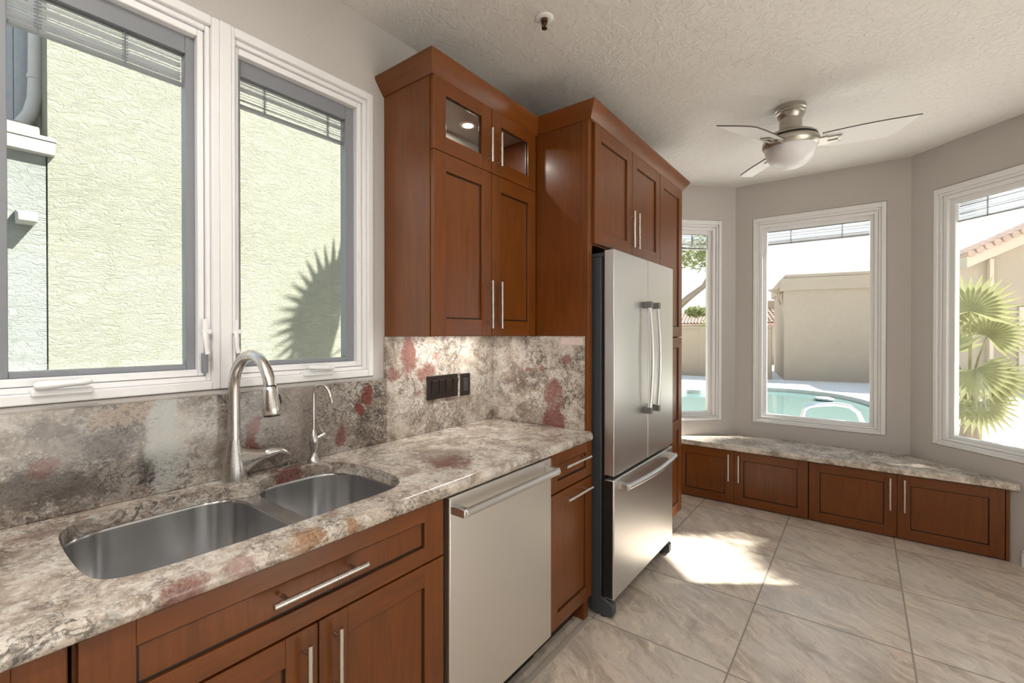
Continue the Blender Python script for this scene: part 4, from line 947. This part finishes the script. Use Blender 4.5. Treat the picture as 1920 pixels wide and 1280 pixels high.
# house wing with tiled gable at the right
e_ = (Vector((4.924, 17.123, 0)) - Vector((4.327, 16.942, 0))).normalized(); FW = Fr((3.62, 16.73), (e_.x, e_.y), (e_.y, -e_.x))
c = thing('gable_house', (5.5, 17.4, GZ), 'tan house wing with a tiled gable roof seen through the right bay window', 'house')
gpoly = [(0, GZ), (5.4, GZ), (5.4, 4.5), (2.9, 4.62), (.25, 3.34), (0, 3.2)]
mb = MB(); mb.loft([[FW.p(u, n, z) for u, z in gpoly] for n in (0, -6)], 0, False, True, True, True); mb.build('wall', M_TANSTUCCO, c)
mb = MB(); mb.loft([[FW.p(u, n, z) for u, z in ((.02, 3.06), (.02, 3.34), (2.9, 4.74), (2.9, 4.46))] for n in (.06, .45)], 0, False, True, True, True); mb.build('fascia', M_DOORTAN, c)
mb = MB()
for k in range(18):
    u = .0 + k * .17; z = 3.36 + k * .17 * .487
    mb.tube([FW.p(u + .085, .52, z + .05), FW.p(u + .085, -1.2, z + .05)], .085, 10)
lab(mb.build('roof', M_CLAY, c), 'clay tile roof edge')
mb = MB(); mb.box(FW, 1.235, 2.20, 0, .05, GZ, 2.07); dd = mb.build('door', M_DOORTAN, c, 0.01)
mb = MB(); mb.lathe(FW.p(1.34, .05, .88), [(.0, .075), (.03, .07), (.032, .03), (.012, .0)], 14, 0, FW.n); lab(mb.build('door_knob', M_BRASS, dd), 'dark door knob'); mb = MB(); mb.lathe(FW.p(1.34, .05, 1.03), [(.0, .02), (.03, .02), (.034, .0)], 14, 0, FW.n); lab(mb.build('deadbolt', M_BRASS, dd), 'dark deadbolt')
mb = MB(); mb.box(FW, .62, .70, .0, .14, GZ, 3.3); mb.build('corner_pilaster', M_DOORTAN, c)

fl = []
for (ox, oy, oz, nx, ny, nz, ux, uy, uz, R) in (
    (-.02, -.15, 1.75, -.4, -1, .1, .1, 0, 1, .50), (.14, -.05, 1.45, -.2, -1, .2, .7, 0, .9, .40), (-.20, -.05, 1.25, -.5, -1, .2, -.8, 0, .6, .45),
    (.0, -.25, 1.05, -.3, -1, .3, .2, 0, -.5, .42), (.16, -.2, .95, -.1, -1, .3, .9, 0, -.2, .36), (-.22, -.2, .75, -.5, -1, .3, -.8, 0, -.5, .42), (.03, -.3, .68, -.3, -1, .4, .2, 0, -1, .38),
    (.05, .25, 1.6, .2, 1, .2, .3, .4, 1, .45), (-.15, .3, 1.2, -.2, 1, .2, -.6, .4, .6, .45)):
    fl.append(((ox, oy, oz), (nx, ny, nz), (ux, uy, uz), R, 20, 210, .10))
palm((2.69, 7.85, GZ), 'bushy yellow-green fan palm outside the right bay window', .75, fl, .10)

# added unseen palm; fronds placed to filter sun into the right bay window
pl = Vector((4.75, 5.60, GZ)); fl = []
kk = Vector((2.40, 3.96, 1.30)) + SUN_DIR * 3.0
sa = Vector((SUN_DIR.y, -SUN_DIR.x, 0)).normalized(); sb = sa.cross(SUN_DIR) * -1
if sb.z < 0: sb = -sb
for (a, b, ua, ub, R) in ((0, -.25, .1, 1, .62), (-.55, -.25, -.6, .8, .60), (.55, -.35, .7, .7, .52), (-.5, -.75, -1, -.1, .6), (.5, -.8, 1, -.2, .6), (0, -.8, .0, -1, .6), (-.85, .15, -.5, .8, .5), (.2, -.35, .3, -1, .6), (.1, -1.0, .2, 1, .6), (.75, -.55, 1, .3, .5), (.32, -.12, -.25, 1, .34), (-.02, -.10, .1, 1, .30), (-.62, .36, 1, .1, .42), (.66, .26, -1, .05, .42), (-.6, .75, 1, -.2, .40)):
    q = kk + sa * a + sb * b - pl
    fl.append((tuple(q), tuple(SUN_DIR + Vector((random.uniform(-.2, .2), random.uniform(-.2, .2), 0))), tuple(sa * ua + sb * ub), R, 22, 260, .05))
palm(pl, 'added unseen fan palm beside the bay that filters sunlight into the right bay window', kk.z - .6 - GZ, fl, .11)

# added sun-blocking slab, out of view, over the glazed door on the right
mb = MB(); mb.box(XY, XR + TH + .02, XR + 3.4, YB - 1, CR.y - .25, 2.45, 2.60)
tag(mb.build('sun_block', M_TANSTUCCO, None, 0, (XR + 1.6, 0, GZ)), 'added unseen slab that blocks the sun outside the glazed door', 'sun block')
